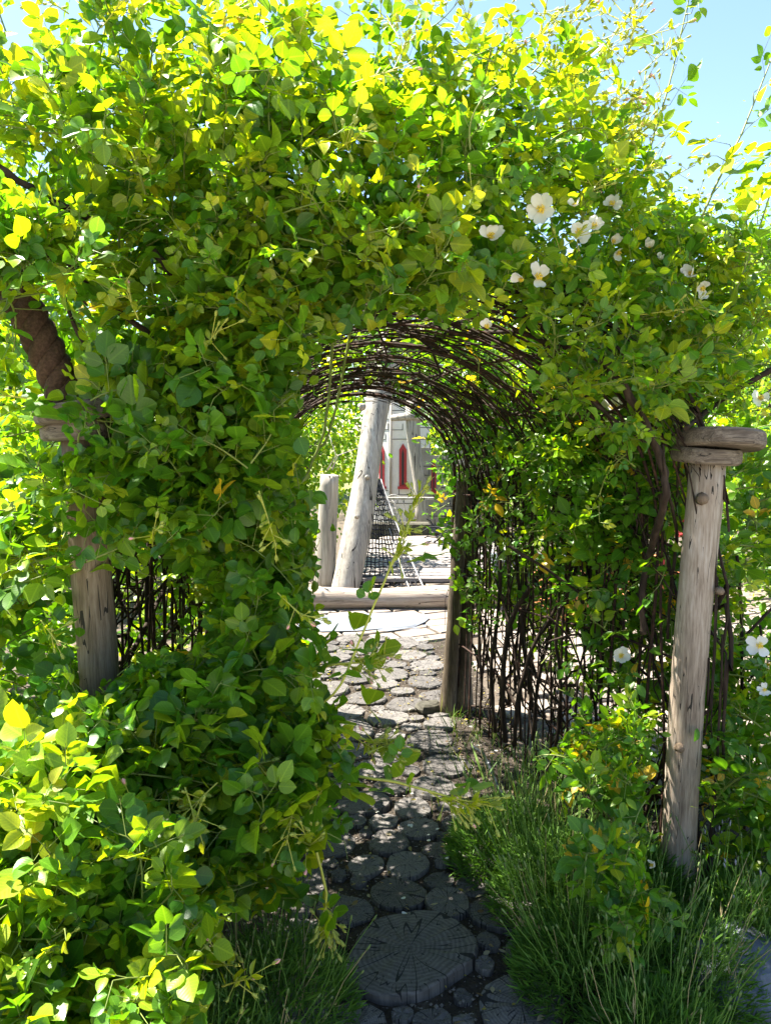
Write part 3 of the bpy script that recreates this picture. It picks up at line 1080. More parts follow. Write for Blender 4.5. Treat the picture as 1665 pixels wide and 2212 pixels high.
# ---------------- the roses
rs0 = np.random.default_rng(11)
left_rose = rose('climbing_rose', (-.95, 2.6, 0), 'round-leaved climbing rose smothering the cracked brown post below the thick rope', [
    (330, 1000, 250, 170, 2.0, 2.5, 60), (480, 880, 200, 150, 2.1, 2.6, 44), (160, 1120, 180, 170, 1.95, 2.5, 46), (90, 800, 120, 120, 2.2, 2.8, 20),
    (540, 1110, 150, 150, 2.1, 2.7, 44), (620, 1270, 110, 150, 2.3, 2.9, 34), (600, 960, 90, 120, 2.5, 3.3, 30), (650, 1200, 70, 170, 2.5, 3.3, 34), (560, 1300, 110, 130, 2.2, 2.9, 30), (500, 1150, 120, 120, 2.2, 2.8, 24), (690, 1420, 40, 110, 2.6, 3.4, 12),
    (560, 1480, 180, 160, 2.05, 2.6, 48), (360, 1540, 200, 110, 2.0, 2.4, 46), (620, 1680, 170, 130, 1.9, 2.4, 42), (380, 1720, 240, 150, 1.8, 2.3, 64),
    (80, 1400, 110, 200, 2.1, 2.7, 34), (120, 1640, 170, 140, 1.85, 2.4, 38), (480, 1850, 180, 90, 1.85, 2.2, 34), (330, 1950, 120, 80, 1.9, 2.2, 14), (420, 1330, 90, 100, 2.9, 3.4, 14),
], 21, 'round', .052, (.20, .46, .28, .04, .003),
    sprays=rspray([(430, 760, 2.0), (330, 380, 2.1), (560, 1060, 1.95), (600, 1280, 1.9), (330, 1180, 1.95), (400, 1700, 1.7), (470, 1690, 1.75), (640, 1720, 1.8), (330, 1730, 1.7), (690, 1790, 1.85), (650, 1840, 1.85),
                   (700, 1700, 1.9), (90, 1340, 1.95), (60, 860, 1.7), (300, 690, 2.0), (520, 1600, 1.85), (420, 1930, 1.8)], rs0, (.3, -.5, -.1)))
# long flowering shoots that lean out over the path
for (pts, n) in (([(640, 1640, 1.95), (740, 1670, 1.9), (860, 1690, 1.88), (985, 1725, 1.86)], 9), ([(600, 1560, 2.0), (720, 1500, 1.95), (790, 1350, 1.95), (880, 1130, 1.98)], 9), ([(600, 1600, 2.0), (720, 1580, 1.98), (800, 1600, 1.96)], 6), ([(560, 1700, 1.95), (660, 1790, 1.9), (700, 1900, 1.88), (705, 1960, 1.88)], 7), ([(620, 1480, 2.1), (700, 1440, 2.05), (770, 1430, 2.02)], 6)):
    pp = [P(*p) for p in pts]
    cane(left_rose, pp, .0048, .0026, 'flowering_shoot', 'stalk', 6)
    rs1 = np.random.default_rng(n)
    Q = np.array([tuple(p) for p in pp])
    s = np.linspace(0, 1, len(Q))
    ss = np.linspace(.1, .85, n)
    A = np.stack([np.interp(ss, s, Q[:, i]) for i in range(3)], -1)
    O = nrm(np.stack([rs1.normal(size=n) * .6, -.6 + .2 * rs1.normal(size=n), .5 + .4 * rs1.normal(size=n)], -1))
    B, path_, rad_, (q_, r_) = make_shoots(A, O, rs1, .046, (.02, .06), 1, .1, (.1, .4, .4, .1, 0))
    off = Vector(left_rose.location)
    R = sel(B, np.ones(len(B['pos']), bool))
    R['pos'] = R['pos'] - np.array(off)
    for i in range(len(R['pos'])):
        me = leaf_variant('round', 1 if i % 3 else 2, i % 5)
        o = link('leaf', me, left_rose)
        ax, nm_ = Vector(R['ax'][i]), Vector(R['nm'][i])
        Lw = float(R['len'][i])
        mt = Matrix((ax.cross(nm_) * Lw, ax * Lw, nm_ * Lw)).transposed().to_4x4()
        mt.translation = Vector(R['pos'][i])
        o.matrix_local = mt
    st = []
    for k in range(3):
        e = pp[-1] + (pp[-2] - pp[-1]) * (.25 * k)
        st.append(buds_spray(left_rose, e, (pp[-1] - pp[-2]).normalized() + Vector((0, -.1, .15 - .2 * k)), rs1, 9, .09, .016, .03))
    stems_part(left_rose, 'bud_stalks', st, M['stalk'])

top_sprays = [(1000 + rs0.uniform(-120, 330), 30 + rs0.uniform(0, 330), 2.5 + rs0.uniform(0, .3)) for _ in range(26)]
top_sprays = [(u, v, Y) for (u, v, Y) in top_sprays if not (u > 1330 and v < 60)]
top_sprays += [(u, v, 2.05 + rs0.uniform(0, .1)) for (u, v) in ((950, 560), (990, 520), (900, 540), (480, 420), (430, 30), (300, 20), (220, 60), (560, 60), (150, 30), (520, 560), (640, 90), (860, 130), (720, 330), (760, 180))]
top_rose = rose('climbing_rose', (-.2, 3.2, 0), 'rose thicket with yellow-green bud sprays arching over the tunnel mouth', [
    (120, 120, 220, 200, 2.1, 2.7, 26), (420, 90, 240, 180, 2.1, 2.65, 28), (700, 140, 220, 200, 2.2, 2.7, 28), (950, 150, 190, 190, 2.35, 2.8, 20),
    (150, 360, 230, 150, 2.1, 2.8, 38), (420, 370, 220, 150, 2.05, 2.6, 40), (680, 390, 220, 140, 2.05, 2.55, 40), (920, 380, 180, 150, 2.1, 2.6, 34),
    (470, 540, 230, 100, 2.05, 2.6, 44), (780, 540, 200, 70, 2.05, 2.5, 34), (240, 560, 200, 90, 2.2, 2.8, 24), (1080, 270, 170, 180, 2.4, 2.9, 20), (560, 690, 130, 70, 2.1, 2.45, 26), (540, 800, 90, 90, 2.1, 2.45, 24), (440, 720, 120, 90, 2.1, 2.5, 22), (40, 590, 100, 60, 1.9, 2.1, 34), (640, 730, 60, 60, 2.15, 2.4, 16), (840, 615, 150, 40, 2.1, 2.35, 22), (1000, 630, 80, 45, 2.2, 2.4, 12), (600, 830, 50, 80, 2.15, 2.5, 24),
], 33, 'round', .047, (.08, .36, .38, .17, .0012), sprays=rspray(top_sprays, rs0, (.25, -.3, .35)),
    shells=((250, .30, .70, .0, 1.0, .04, .42), (60, .66, .98, .05, 1.0, .05, .35)))
for pts, r in (([(-40, 340), (60, 400), (150, 450), (230, 490)], .011), ([(-40, 420), (60, 470), (140, 500)], .007), ([(120, 540), (200, 620), (280, 690), (350, 740)], .008), ([(150, 590), (230, 650), (330, 720)], .005),
               ([(330, 540), (370, 590), (420, 660)], .011), ([(130, 620), (170, 720), (220, 800)], .006), ([(60, 440), (110, 560), (190, 660)], .005)):
    cane(top_rose, [P(u, v, 2.08 + .0003 * u) for u, v in pts], r, r * .7)

white_rose = rose('climbing_rose', (1.15, 2.95, 0), 'white-flowered climbing rose hanging over the post capped with two wooden discs', [
    (1180, 430, 170, 120, 2.4, 2.9, 34), (1330, 470, 150, 110, 2.5, 3.0, 34), (1470, 600, 150, 110, 2.55, 3.1, 46), (1600, 640, 130, 110, 2.6, 3.2, 40), (1200, 600, 150, 80, 2.4, 2.8, 34),
    (1350, 660, 160, 90, 2.5, 3.0, 38), (1540, 760, 150, 90, 2.6, 3.2, 36), (1230, 280, 110, 130, 2.6, 3.0, 12), (1290, 380, 110, 100, 2.6, 3.0, 14), (1640, 560, 90, 60, 2.7, 3.2, 16), (1080, 640, 90, 60, 2.4, 2.7, 14),
    (1400, 830, 150, 80, 2.5, 3.1, 34), (1260, 760, 90, 70, 2.3, 2.5, 16), (1330, 860, 90, 80, 2.35, 2.55, 18), (1400, 960, 60, 70, 2.35, 2.55, 10), (1240, 900, 50, 80, 2.35, 2.6, 8), (1640, 870, 80, 90, 2.8, 3.3, 10),
], 45, 'pointed', .045, (.08, .36, .38, .16, .002), mult=.85, droop=.3,
    sprays=rspray([(1300, 330, 2.6), (1340, 260, 2.7), (1380, 160, 2.75), (1360, 90, 2.75), (1400, 230, 2.75), (1330, 150, 2.7), (1290, 90, 2.7), (1260, 180, 2.6), (1420, 400, 2.7), (1470, 440, 2.75), (1180, 560, 2.35), (1450, 690, 2.5), (1380, 680, 2.45), (1230, 440, 2.4), (1330, 400, 2.55)] + [(rs0.uniform(1130, 1400), rs0.uniform(20, 340), rs0.uniform(2.55, 2.85)) for _ in range(26)], rs0, (.5, -.2, .3)),
    shells=((170, .08, .42, -.02, .9, .04, .34),),
    customs=(([P(1375, 420, 2.75), P(1400, 330, 2.76), P(1445, 180, 2.78), P(1500, -60, 2.8)], 15, .06, (.05, .3, .45, .2, 0)),
             ([P(1500, 500, 2.7), P(1545, 400, 2.7), P(1600, 290, 2.7), P(1680, 90, 2.7)], 13, .06, (.05, .3, .45, .2, 0)),
             ([P(1530, 780, 2.6), P(1580, 650, 2.6), P(1630, 520, 2.58), P(1690, 330, 2.55)], 12, .06, (.05, .3, .45, .2, 0))))
for (u, v, r, nx, nz, op, miss, Y) in FLOWERS:
    pos = P(u, v, Y)
    nv = (Vector((0, 0, CAMZ)) - pos).normalized() + Vector((nx, 0, nz))
    flower(white_rose, pos, nv, r / FOC * Y * .98, op + .1, miss)
for pts, r in (([(1230, 740), (1300, 780), (1350, 840), (1400, 930), (1430, 1010), (1435, 1080), (1400, 1200), (1385, 1300), (1390, 1370)], .014), ([(1670, 795), (1590, 840), (1530, 885), (1480, 925)], .010),
               ([(1190, 790), (1260, 850), (1330, 910), (1400, 960)], .006), ([(1440, 1380), (1450, 1250), (1460, 1150), (1440, 1050), (1430, 960)], .006)):
    cane(white_rose, [P(u, v, 2.36 if u < 1500 and v < 1100 else 2.6) for u, v in pts], r, r * .75)
for (u, v) in ((585, 148), (630, 605), (1040, 235), (985, 290), (890, 330)):
    Y = surfY(u, v) - .06
    pos = P(u, v, Y)
    flower(top_rose, pos, (Vector((0, 0, CAMZ)) - pos).normalized() + Vector((random.uniform(-.6, .6), 0, random.uniform(0, .8))), 20 / FOC * Y, .6, 2)

# rose growing up the barred side wall: foliage high, bare canes low
wall_rose = rose('climbing_rose', (.62, 3.4, 0), 'leggy rose with bare brown canes climbing the rusty bars of the tunnel wall', [
    (1380, 1000, 90, 110, 2.75, 3.1, 26), (1280, 1000, 110, 120, 2.95, 3.4, 30), (1170, 960, 90, 110, 3.1, 3.7, 26), (1330, 1180, 110, 100, 2.8, 3.1, 24), (1240, 1230, 70, 80, 3.1, 3.5, 12), (1400, 1330, 50, 120, 2.7, 3.0, 10),
    (1060, 1110, 50, 120, 3.6, 4.2, 12), (1100, 1230, 60, 100, 3.5, 4.1, 9), (1030, 1280, 40, 100, 4.0, 4.3, 6), (1290, 1410, 110, 70, 2.85, 3.2, 10), (1140, 840, 110, 80, 3.0, 3.8, 22), (1350, 880, 90, 80, 2.75, 3.0, 16),
    (1180, 1090, 80, 110, 2.9, 3.6, 26), (1230, 900, 90, 90, 2.8, 3.3, 22), (1420, 1150, 60, 110, 2.7, 3.0, 16), (950, 960, 45, 60, 4.58, 4.95, 12), (985, 1050, 22, 60, 4.58, 4.9, 7), (960, 960, 60, 60, 4.2, 4.45, 9), (1010, 1050, 40, 80, 4.1, 4.4, 7),
], 57, 'pointed', .048, (.45, .40, .10, .01, .03), length=(.1, .22),
    shells=((120, .14, .38, .05, 1.0, .03, .28),), inner=((26, .12, .48, .25, 1.0, -.05, .03), (8, .5, .72, .3, 1.0, -.04, .03)))
for pts, Y, r in (([(1090, 1600), (1085, 1480), (1100, 1350), (1150, 1260), (1200, 1180), (1215, 1080), (1240, 960)], 3.55, .013), ([(1110, 1610), (1120, 1500), (1150, 1400), (1190, 1330), (1270, 1200), (1330, 1120)], 3.3, .011), ([(1070, 1580), (1060, 1450), (1075, 1330), (1080, 1200), (1060, 1050), (1040, 940)], 3.75, .010),
                  ([(1150, 1600), (1160, 1480), (1185, 1380), (1230, 1240), (1250, 1130), (1250, 1000)], 3.4, .009), ([(1200, 1620), (1210, 1480), (1200, 1350), (1240, 1240), (1260, 1130)], 3.2, .009), ([(1040, 1500), (1035, 1350), (1045, 1200), (1020, 1050), (1000, 960)], 4.0, .008),
                  ([(1125, 1600), (1120, 1430), (1135, 1250), (1120, 1100), (1100, 950)], 3.6, .008), ([(1290, 1620), (1250, 1560), (1190, 1500), (1140, 1440)], 3.1, .006), ([(1400, 1460), (1330, 1400), (1250, 1370), (1170, 1390)], 3.0, .006),
                  ([(1100, 1180), (1180, 1230), (1270, 1290), (1380, 1340)], 2.95, .007), ([(1240, 1600), (1250, 1450), (1280, 1330), (1290, 1200)], 3.05, .006), ([(1180, 1330), (1230, 1380), (1270, 1480), (1330, 1560)], 3.0, .005)):
    cane(wall_rose, [P(u, v, Y) for u, v in pts], r, r * .7)
for (u, v, r, Y) in ((1340, 1417, 22, 2.7), (1180, 1385, 0, 3)):
    if r:
        pos = P(u, v, Y)
        flower(wall_rose, pos, (Vector((0, 0, CAMZ)) - pos).normalized() + Vector((.1, 0, .25)), r / FOC * Y * 1.1, .35, 0)

right_rose = rose('rose_bush', (1.5, 2.75, 0), 'loose rose bush with arching green stems standing behind the silvery post', [
    (1620, 1050, 60, 110, 2.8, 3.3, 12), (1600, 1220, 70, 110, 2.8, 3.3, 15), (1640, 1330, 60, 120, 2.75, 3.3, 13), (1590, 1440, 70, 100, 2.75, 3.2, 13), (1600, 1560, 90, 80, 2.6, 3.1, 22), (1640, 1660, 70, 90, 2.4, 2.9, 22), (1590, 1760, 80, 100, 2.45, 2.9, 20), (1650, 1850, 50, 90, 2.4, 2.8, 14), (1620, 1110, 80, 90, 2.9, 3.4, 10),
], 68, 'pointed', .052, (.28, .45, .2, .03, .04), sprays=())
for pts, r in (([(1560, 1850), (1590, 1700), (1600, 1500), (1600, 1330), (1590, 1200)], .008), ([(1570, 1850), (1530, 1600), (1570, 1430), (1650, 1330), (1700, 1280)], .007), ([(1600, 1880), (1620, 1650), (1650, 1500), (1640, 1350)], .006), ([(1580, 1560), (1610, 1480), (1665, 1400)], .005)):
    cane(right_rose, [P(u, v, 2.85) for u, v in pts], r, r * .7)
for (u, v, r, Y) in ((1640, 1395, 27, 2.5), (1650, 1490, 16, 2.5)):
    pos = P(u, v, Y)
    flower(right_rose, pos, (Vector((0, 0, CAMZ)) - pos).normalized() + Vector((-.1, 0, .25)), r / FOC * Y * 1.1, .2, 1)

low_rose = rose('rose_bush', (.92, 2.5, 0), 'low young rose with a few yellow leaves at the foot of the silvery post', [
    (1340, 1620, 90, 60, 2.4, 2.7, 20), (1280, 1650, 70, 60, 2.4, 2.7, 12), (1390, 1680, 60, 70, 2.3, 2.6, 14), (1340, 1740, 60, 60, 2.25, 2.5, 9), (1340, 1890, 60, 60, 2.0, 2.2, 9), (1400, 1930, 50, 40, 2.0, 2.2, 7), (1300, 1860, 30, 40, 2.05, 2.2, 4), (1330, 1980, 40, 40, 1.95, 2.1, 4),
], 79, 'pointed', .045, (.25, .48, .18, .02, .07), length=(.08, .18))
pos = P(1408, 1868, 2.05)
flower(low_rose, pos, (Vector((0, 0, CAMZ)) - pos).normalized() + Vector((-.6, 0, .2)), .022, .8, 2)

sun_rose = rose('rose_bush', (-1.15, 1.75, 0), 'sunlit yellow-green rose bush in front of the terracotta pot', [
    (60, 1880, 130, 130, 1.55, 2.0, 40), (90, 2080, 150, 120, 1.45, 1.8, 46), (270, 2060, 120, 90, 1.5, 1.85, 26), (300, 2190, 130, 60, 1.4, 1.7, 24), (60, 2220, 110, 60, 1.35, 1.6, 18), (20, 1740, 80, 90, 1.6, 2.1, 18), (180, 1960, 80, 60, 1.75, 2.1, 10),
], 91, 'round', .05, (.10, .36, .36, .15, .003), sprays=rspray([(480, 2130, 1.55), (440, 2080, 1.6), (60, 2150, 1.4), (120, 2030, 1.45)], rs0, (.4, -.3, .1)))

for pts in ([(722, 690), (715, 800), (705, 900), (690, 960), (650, 1060), (615, 1190)], [(760, 690), (745, 780), (725, 880), (705, 950), (692, 965)]):
    cane(left_rose, [P(u, v, 2.9) for u, v in pts], .006, .005, 'hanging_shoot', 'twig', 6)

# twiggy lining of the tunnel: dry stems woven through the hoops
rsd = np.random.default_rng(5)
def shell_twigs(n, a0, a1, rad, root, da=.25, dt=.5):
    K = 9
    s = np.linspace(0, 1, K)
    A = rsd.uniform(a0, a1, (n, 1)) + (rsd.normal(size=(n, 1)) * da) * s + .02 * np.cumsum(rsd.normal(size=(n, K)), 1)
    Tt = rsd.uniform(0, 1, (n, 1)) + (rsd.normal(size=(n, 1)) * dt) * s + .03 * np.cumsum(rsd.normal(size=(n, K)), 1)
    off = rsd.uniform(-.015, .12, (n, 1)) + .006 * np.cumsum(rsd.normal(size=(n, K)), 1)
    p = shell(np.clip(A, 0, 1), np.clip(Tt, -.03, 1.03), off)
    return p, rsd.uniform(*rad, (n, 1)) * np.linspace(1.1, .6, K)[None]
tw = [shell_twigs(190, .3, .8, (.0018, .0045), top_rose, .10, .9), shell_twigs(80, .3, .8, (.0015, .003), top_rose, .3, .4), shell_twigs(40, .3, .75, (.005, .010), top_rose, .10, .8)]
stems_part(top_rose, 'dry_stems', tw, M['cane'], 5)
tw = [shell_twigs(110, .02, .36, (.002, .006), wall_rose, .2, .35), shell_twigs(26, .02, .3, (.006, .010), wall_rose, .22, .25)]
stems_part(wall_rose, 'dry_stems', tw, M['cane'], 5)
tw = [shell_twigs(90, .7, .98, (.003, .008), left_rose, .2, .3)]
stems_part(left_rose, 'dry_stems', tw, M['cane'], 5)

# ------------------------------------------------------------------ posts, rope
def post(name, base, top, r0, r1, mat, label, discs_=None, bend=0.0, base_flare=1.0, nseg=18):
    root = empty(name, base, label, 'post')
    b, t = Vector((0, 0, -.05)), Vector(top) - Vector(base)
    pts, rad = [], []
    for k in range(15):
        s = k / 14
        p = b.lerp(t, s) + Vector((bend * math.sin(math.pi * s), 0, 0))
        pts.append(p + Vector((random.uniform(-1, 1), random.uniform(-1, 1), 0)) * .002)
        rad.append((r0 + (r1 - r0) * s) * (1 + (base_flare - 1) * max(0, 1 - s * 4) ** 1.5))
    MB().tube(pts, rad, nseg, True, .025).build('shaft', M[mat], root)
    return root, t

def slab(root, c, r, h, tilt, name='cap_disc', mat='slab_side', sq=1.0):
    vs, fs = [], []
    n = 26
    for (s, z) in ((.9, -h / 2), (.985, -h / 2 + .008), (1.0, -h * .15), (.99, h / 2 - .01), (.93, h / 2)):
        for i in range(n):
            th = 2 * math.pi * i / n
            k = 1 + .03 * math.sin(2 * th + c[0] * 40) + .02 * math.sin(5 * th)
            vs.append(Vector((math.cos(th) * r * s * k, math.sin(th) * r * s * k * sq, z)))
    Rm = Matrix.Rotation(tilt[0], 3, 'X') @ Matrix.Rotation(tilt[1], 3, 'Y')
    vs = [Rm @ v for v in vs]
    for k in range(4):
        for i in range(n):
            j = (i + 1) % n
            fs.append((k * n + i, k * n + j, (k + 1) * n + j, (k + 1) * n + i))
    fs.append(tuple(reversed(range(n))))
    fs.append(tuple(4 * n + i for i in range(n)))
    mb = MB()
    mb.add(vs, fs, False)
    o = mb.build(name, M[mat], root)
    o.location = c
    return o

YP = 2.5
rb = G(1458, 1935)
rt = P(1528, 995, rb.y)
rp, t = post('wooden_post', rb, rt, .056, .056, 'post', 'silvery post capped with two wooden discs beside the lavender', bend=-.012, base_flare=1.12)
slab(rp, t + Vector((-.005, 0, .018)), .107, .050, (.05, .06))
slab(rp, t + Vector((.03, -.02, .067)), .132, .056, (-.12, .07))
for (du, dv, s) in ((-.03, -.12, .017), (.048, -.42, .012), (-.045, -.95, .013)):
    mb = MB()
    z = t.z + dv
    sfrac = z / t.z
    cx = t.x * sfrac + du
    mb.tube([(cx, -.045, z), (cx, -.062, z), (cx, -.066, z)], [s * 1.3, s, s * .3], 8)
    mb.build('knot', M['post_brown'], rp)

lb = G(262, 2090)
lt = P(178, 945, lb.y + .02)
lp, t2 = post('wooden_post', lb, lt, .054, .056, 'post_brown', 'cracked brown post under the thick twisted rope', bend=.0, base_flare=1.1)
slab(lp, t2 + Vector((-.01, -.01, .02)), .10, .05, (.03, -.05))
slab(lp, t2 + Vector((.0, -.01, .072)), .125, .052, (.04, -.14))

# thick three-strand rope running up from the capped post
rope = empty('thick_rope', P(150, 880, 2.18), 'thick twisted brown rope running up from the cracked brown post', 'rope')
A = [P(175, 930, 2.2), P(150, 870, 2.19), P(100, 755, 2.18), P(45, 645, 2.17), (P(-60, 420, 2.15)), P(-200, 120, 2.1)]
path_pts = []
for i in range(len(A) - 1):
    for k in range(26):
        path_pts.append(A[i].lerp(A[i + 1], k / 26))
o0 = Vector(rope.location)
for s in range(3):
    pts = []
    dist = 0
    for i, p in enumerate(path_pts):
        if i: dist += (p - path_pts[i - 1]).length
        tn = (path_pts[min(i + 1, len(path_pts) - 1)] - path_pts[max(i - 1, 0)]).normalized()
        a = tn.cross(Vector((0, 1, 0))).normalized()
        b = tn.cross(a)
        th = dist / .155 * 2 * math.pi + s * 2 * math.pi / 3
        pts.append(p - o0 + (a * math.cos(th) + b * math.sin(th)) * .026)
    MB().tube(pts, .028, 9).build('strand', M['rope'], rope)
cord = [P(150, 790, 2.2), P(200, 805, 2.22), P(260, 820, 2.28), P(330, 830, 2.4), P(420, 835, 2.6)]
MB().tube([p for p in cord], .012, 7).build('cable', M['hose'], None, label='black cable tied from the thick rope into the rose', cat='cable')

# post at the far end of the barred wall
fb = G(965, 1535)
ft = P(1000, 1040, fb.y)
fp, _ = post('wooden_post', fb, ft, .042, .036, 'dark_post', 'narrow dark split post at the far end of the barred wall', base_flare=1.35)
fb2 = fb + Vector((.085, .05, 0))
post('wooden_post', fb2, fb2 + Vector((.05, .02, 1.35)), .045, .04, 'dark_post', 'dark stake standing close behind the narrow split post', base_flare=1.9)
fb3 = G(600, 1520)
post('wooden_post', fb3, fb3 + Vector((-.02, 0, 1.4)), .045, .04, 'dark_post', 'dark post at the far end of the leafy tunnel wall')

# ------------------------------------------------------------------ stones, pipe, litter
def rock(name, loc, d, seed, mat, label, rz=0):
    r = np.random.default_rng(seed)
    n, m = 9, 14
    vs, fs = [], []
    ph = r.uniform(0, 6.28, 8)
    for j in range(n + 1):
        a = math.pi * j / n
        for i in range(m):
            b = 2 * math.pi * i / m
            x, y, z = math.sin(a) * math.cos(b), math.sin(a) * math.sin(b), math.cos(a)
            k = max(abs(x), abs(y), abs(z)) ** -.55
            k *= 1 + .1 * math.sin(3 * x + ph[0]) * math.sin(4 * y + ph[1]) + .06 * math.sin(7 * z + ph[2] + 5 * x) + r.uniform(-.025, .025)
            vs.append((x * d[0] * k, y * d[1] * k, z * d[2] * k))
    for j in range(n):
        for i in range(m):
            q = (i + 1) % m
            fs.append((j * m + i, (j + 1) * m + i, (j + 1) * m + q, j * m + q))
    mb = MB()
    mb.add(vs, fs, False)
    o = mb.build(name, M[mat], None, label=label, cat='stone')
    o.location = loc
    o.rotation_euler = (0, 0, rz)
    return o
g0 = G(925, 1535)
rock('stone', (g0.x, g0.y, .02), (.075, .05, .035), 3, 'rock', 'rough brown stone by the narrow split post on the path edge', .4)
g0 = G(1575, 2150)
rock('boulder', (g0.x + .05, g0.y + .05, .02), (.19, .15, .10), 8, 'bluestone', 'blue-grey boulder half hidden under the lavender', .3)
pp = [G(1018, 1612, .02), G(1040, 1625, .03), G(1055, 1650, .035), G(1068, 1680, .03), G(1082, 1712, .02), G(1110, 1750, .01)]
hs = empty('irrigation_pipe', pp[0], 'black irrigation pipe curving out of the soil by the lavender', 'pipe')
cane(hs, pp, .0085, .0085, 'pipe', 'hose', 9)
q = pp[2] - pp[0]
MB().tube([q + Vector((-.004, .012, .002)), q + Vector((.006, -.012, -.002))], .013, 9).build('coupling', M['hose'], hs)

# fallen petals and leaves on the path, gravel in the joints
rl = np.random.default_rng(99)
pet = PETALS[0]
for k in range(22):
    u, v = rl.uniform(800, 1080), rl.uniform(1560, 1990)
    g0 = G(u, v)
    o = link('fallen_petal', PETALS[k % 5])
    o.location = (g0.x, g0.y, .028)
    o.rotation_euler = (rl.uniform(-.3, .3), rl.uniform(-.3, .3), rl.uniform(0, 6))
    sc = rl.uniform(.012, .022)
    o.scale = (sc, sc, sc)
    props(o, 'small white rose petal fallen on the wood disc path', 'petal', 'fallen petals on the path')
n = 900
pos = np.stack([rl.uniform(-.6, .75, n), rl.uniform(1.5, 5.6, n), np.full(n, .012)], -1)
ang = rl.uniform(0, 6.28, n)
ax = np.stack([np.cos(ang), np.sin(ang), .15 * rl.normal(size=n)], -1)
ax = nrm(ax)
nmv = np.tile(np.array([[0, 0, 1.0]]), (n, 1)) + .35 * rl.normal(size=(n, 3))
nmv = nrm(nmv - ax * np.sum(nmv * ax, -1, keepdims=True))
tn = np.array([[.22, .16, .08], [.12, .075, .04], [.35, .30, .2], [.3, .25, .06]])[rl.integers(0, 4, n)]
me = leaf_batch_mesh('leaf_litter', dict(pos=pos, ax=ax, nm=nmv, len=rl.uniform(.008, .028, n), wid=rl.uniform(.5, 1, n), fold=rl.uniform(0, .6, n), curl=rl.uniform(-.2, .3, n), tint=tn), T_POINT)
props(link('leaf_litter', me, None, M['tree_leaf']), 'dry leaf bits and petals scattered over the dark path', 'litter', kind='stuff')
# gravel
n = 2600
cx_ = rl.uniform(-.62, .72, n); cy_ = rl.uniform(1.5, 5.2, n)
oct_v = np.array([(1, 0, 0), (-1, 0, 0), (0, 1, 0), (0, -1, 0), (0, 0, 1), (0, 0, -1)], float)
oct_f = np.array([(0, 2, 4), (2, 1, 4), (1, 3, 4), (3, 0, 4), (2, 0, 5), (1, 2, 5), (3, 1, 5), (0, 3, 5)])
sz = rl.uniform(.003, .009, (n, 1, 1)) * rl.uniform(.6, 1.3, (n, 6, 1))
V = oct_v[None] * sz * np.array([1, 1, .7]) + np.stack([cx_, cy_, np.full(n, .001)], -1)[:, None, :]
loops = (oct_f.ravel()[None] + (np.arange(n) * 6)[:, None]).ravel()
me = mesh_np('gravel', V.reshape(-1, 3), loops, np.arange(n * 8) * 3, np.full(n * 8, 3), smooth=False)
M['grit'] = stone('pale_grit', (.07, .06, .05), (.17, .15, .13), (.34, .31, .27), 60)
props(link('gravel', me, None, M['grit']), 'pale grit between the dark wooden path discs', 'gravel', kind='stuff')

# ------------------------------------------------------------------ lavender
def stalk_mesh(k, head):
    rr = random.Random(500 + k)
    mb = MB()
    bx = rr.uniform(.05, .22)
    pts = [(0, 0, 0), (bx * .2, 0, .3), (bx * .55, rr.uniform(-.03, .03), .62), (bx, rr.uniform(-.05, .05), .96)]
    mb.tube(pts, [.0038, .0034, .003, .0026], 4, False)
    n1 = len(mb.f)
    e = Vector(pts[-1])
    d = (e - Vector(pts[-2])).normalized()
    mb.tube([e - d * .012, e + d * .01, e + d * .03, e + d * .05], [.004, .008, .0075, .003], 6)
    n2 = len(mb.f)
    # a pair of narrow leaves low on the stalk
    for i in range(4):
        z = rr.uniform(.1, .45)
        a = rr.uniform(0, 6.28)
        c, s = math.cos(a), math.sin(a)
        b = Vector((bx * .3 * z, 0, z))
        mb.add([b, b + Vector((c * .03 - s * .006, s * .03 + c * .006, .05)), b + Vector((c * .05, s * .05, .11)), b + Vector((c * .03 + s * .006, s * .03 - c * .006, .05))], [(0, 1, 2, 3)], True)
    me = mb.mesh('flower_stalk')
    me.materials.append(M['lav_stem'])
    me.materials.append(M[head])
    me.polygons.foreach_set('material_index', [1 if n1 <= i < n2 else 0 for i in range(len(mb.f))])
    return me
M['straw'] = N('dry_straw').base((.30, .25, .12), .7, .2)
STALKS = [stalk_mesh(k, 'lav_head' if k < 6 else 'lav_head_mauve') for k in range(8)]
STALKS[5].materials[0] = M['straw']

def blade_batch(n, rs, centre, rad, h, lean):
    """narrow leaves of one lavender clump, growing out of its cushion"""
    a = rs.uniform(0, 6.28, n)
    rr = rad * np.sqrt(rs.uniform(0, 1, n))
    dome = np.sqrt(np.clip(1 - (rr / rad) ** 2, 0, 1))
    z = h * dome * rs.uniform(.15, 1.0, n)
    pos = np.stack([centre[0] + rr * np.cos(a), centre[1] + rr * np.sin(a), centre[2] + z], -1)
    ax = nrm(np.stack([np.cos(a) * (rr / rad) * .9 + lean[0], np.sin(a) * (rr / rad) * .9 + lean[1], np.full(n, .8)], -1) + .45 * rs.normal(size=(n, 3)))
    nm = nrm(np.cross(ax, rs.normal(size=(n, 3))))
    pal = np.array([[.055, .13, .012], [.08, .18, .018], [.11, .22, .025], [.065, .14, .02]])
    return dict(pos=pos, ax=ax, nm=nm, len=rs.uniform(.025, .06, n), wid=rs.uniform(.09, .17, n), fold=rs.uniform(0, .5, n), curl=rs.uniform(-.2, .3, n), tint=pal[rs.integers(0, 4, n)] * rs.uniform(.8, 1.2, (n, 1)))

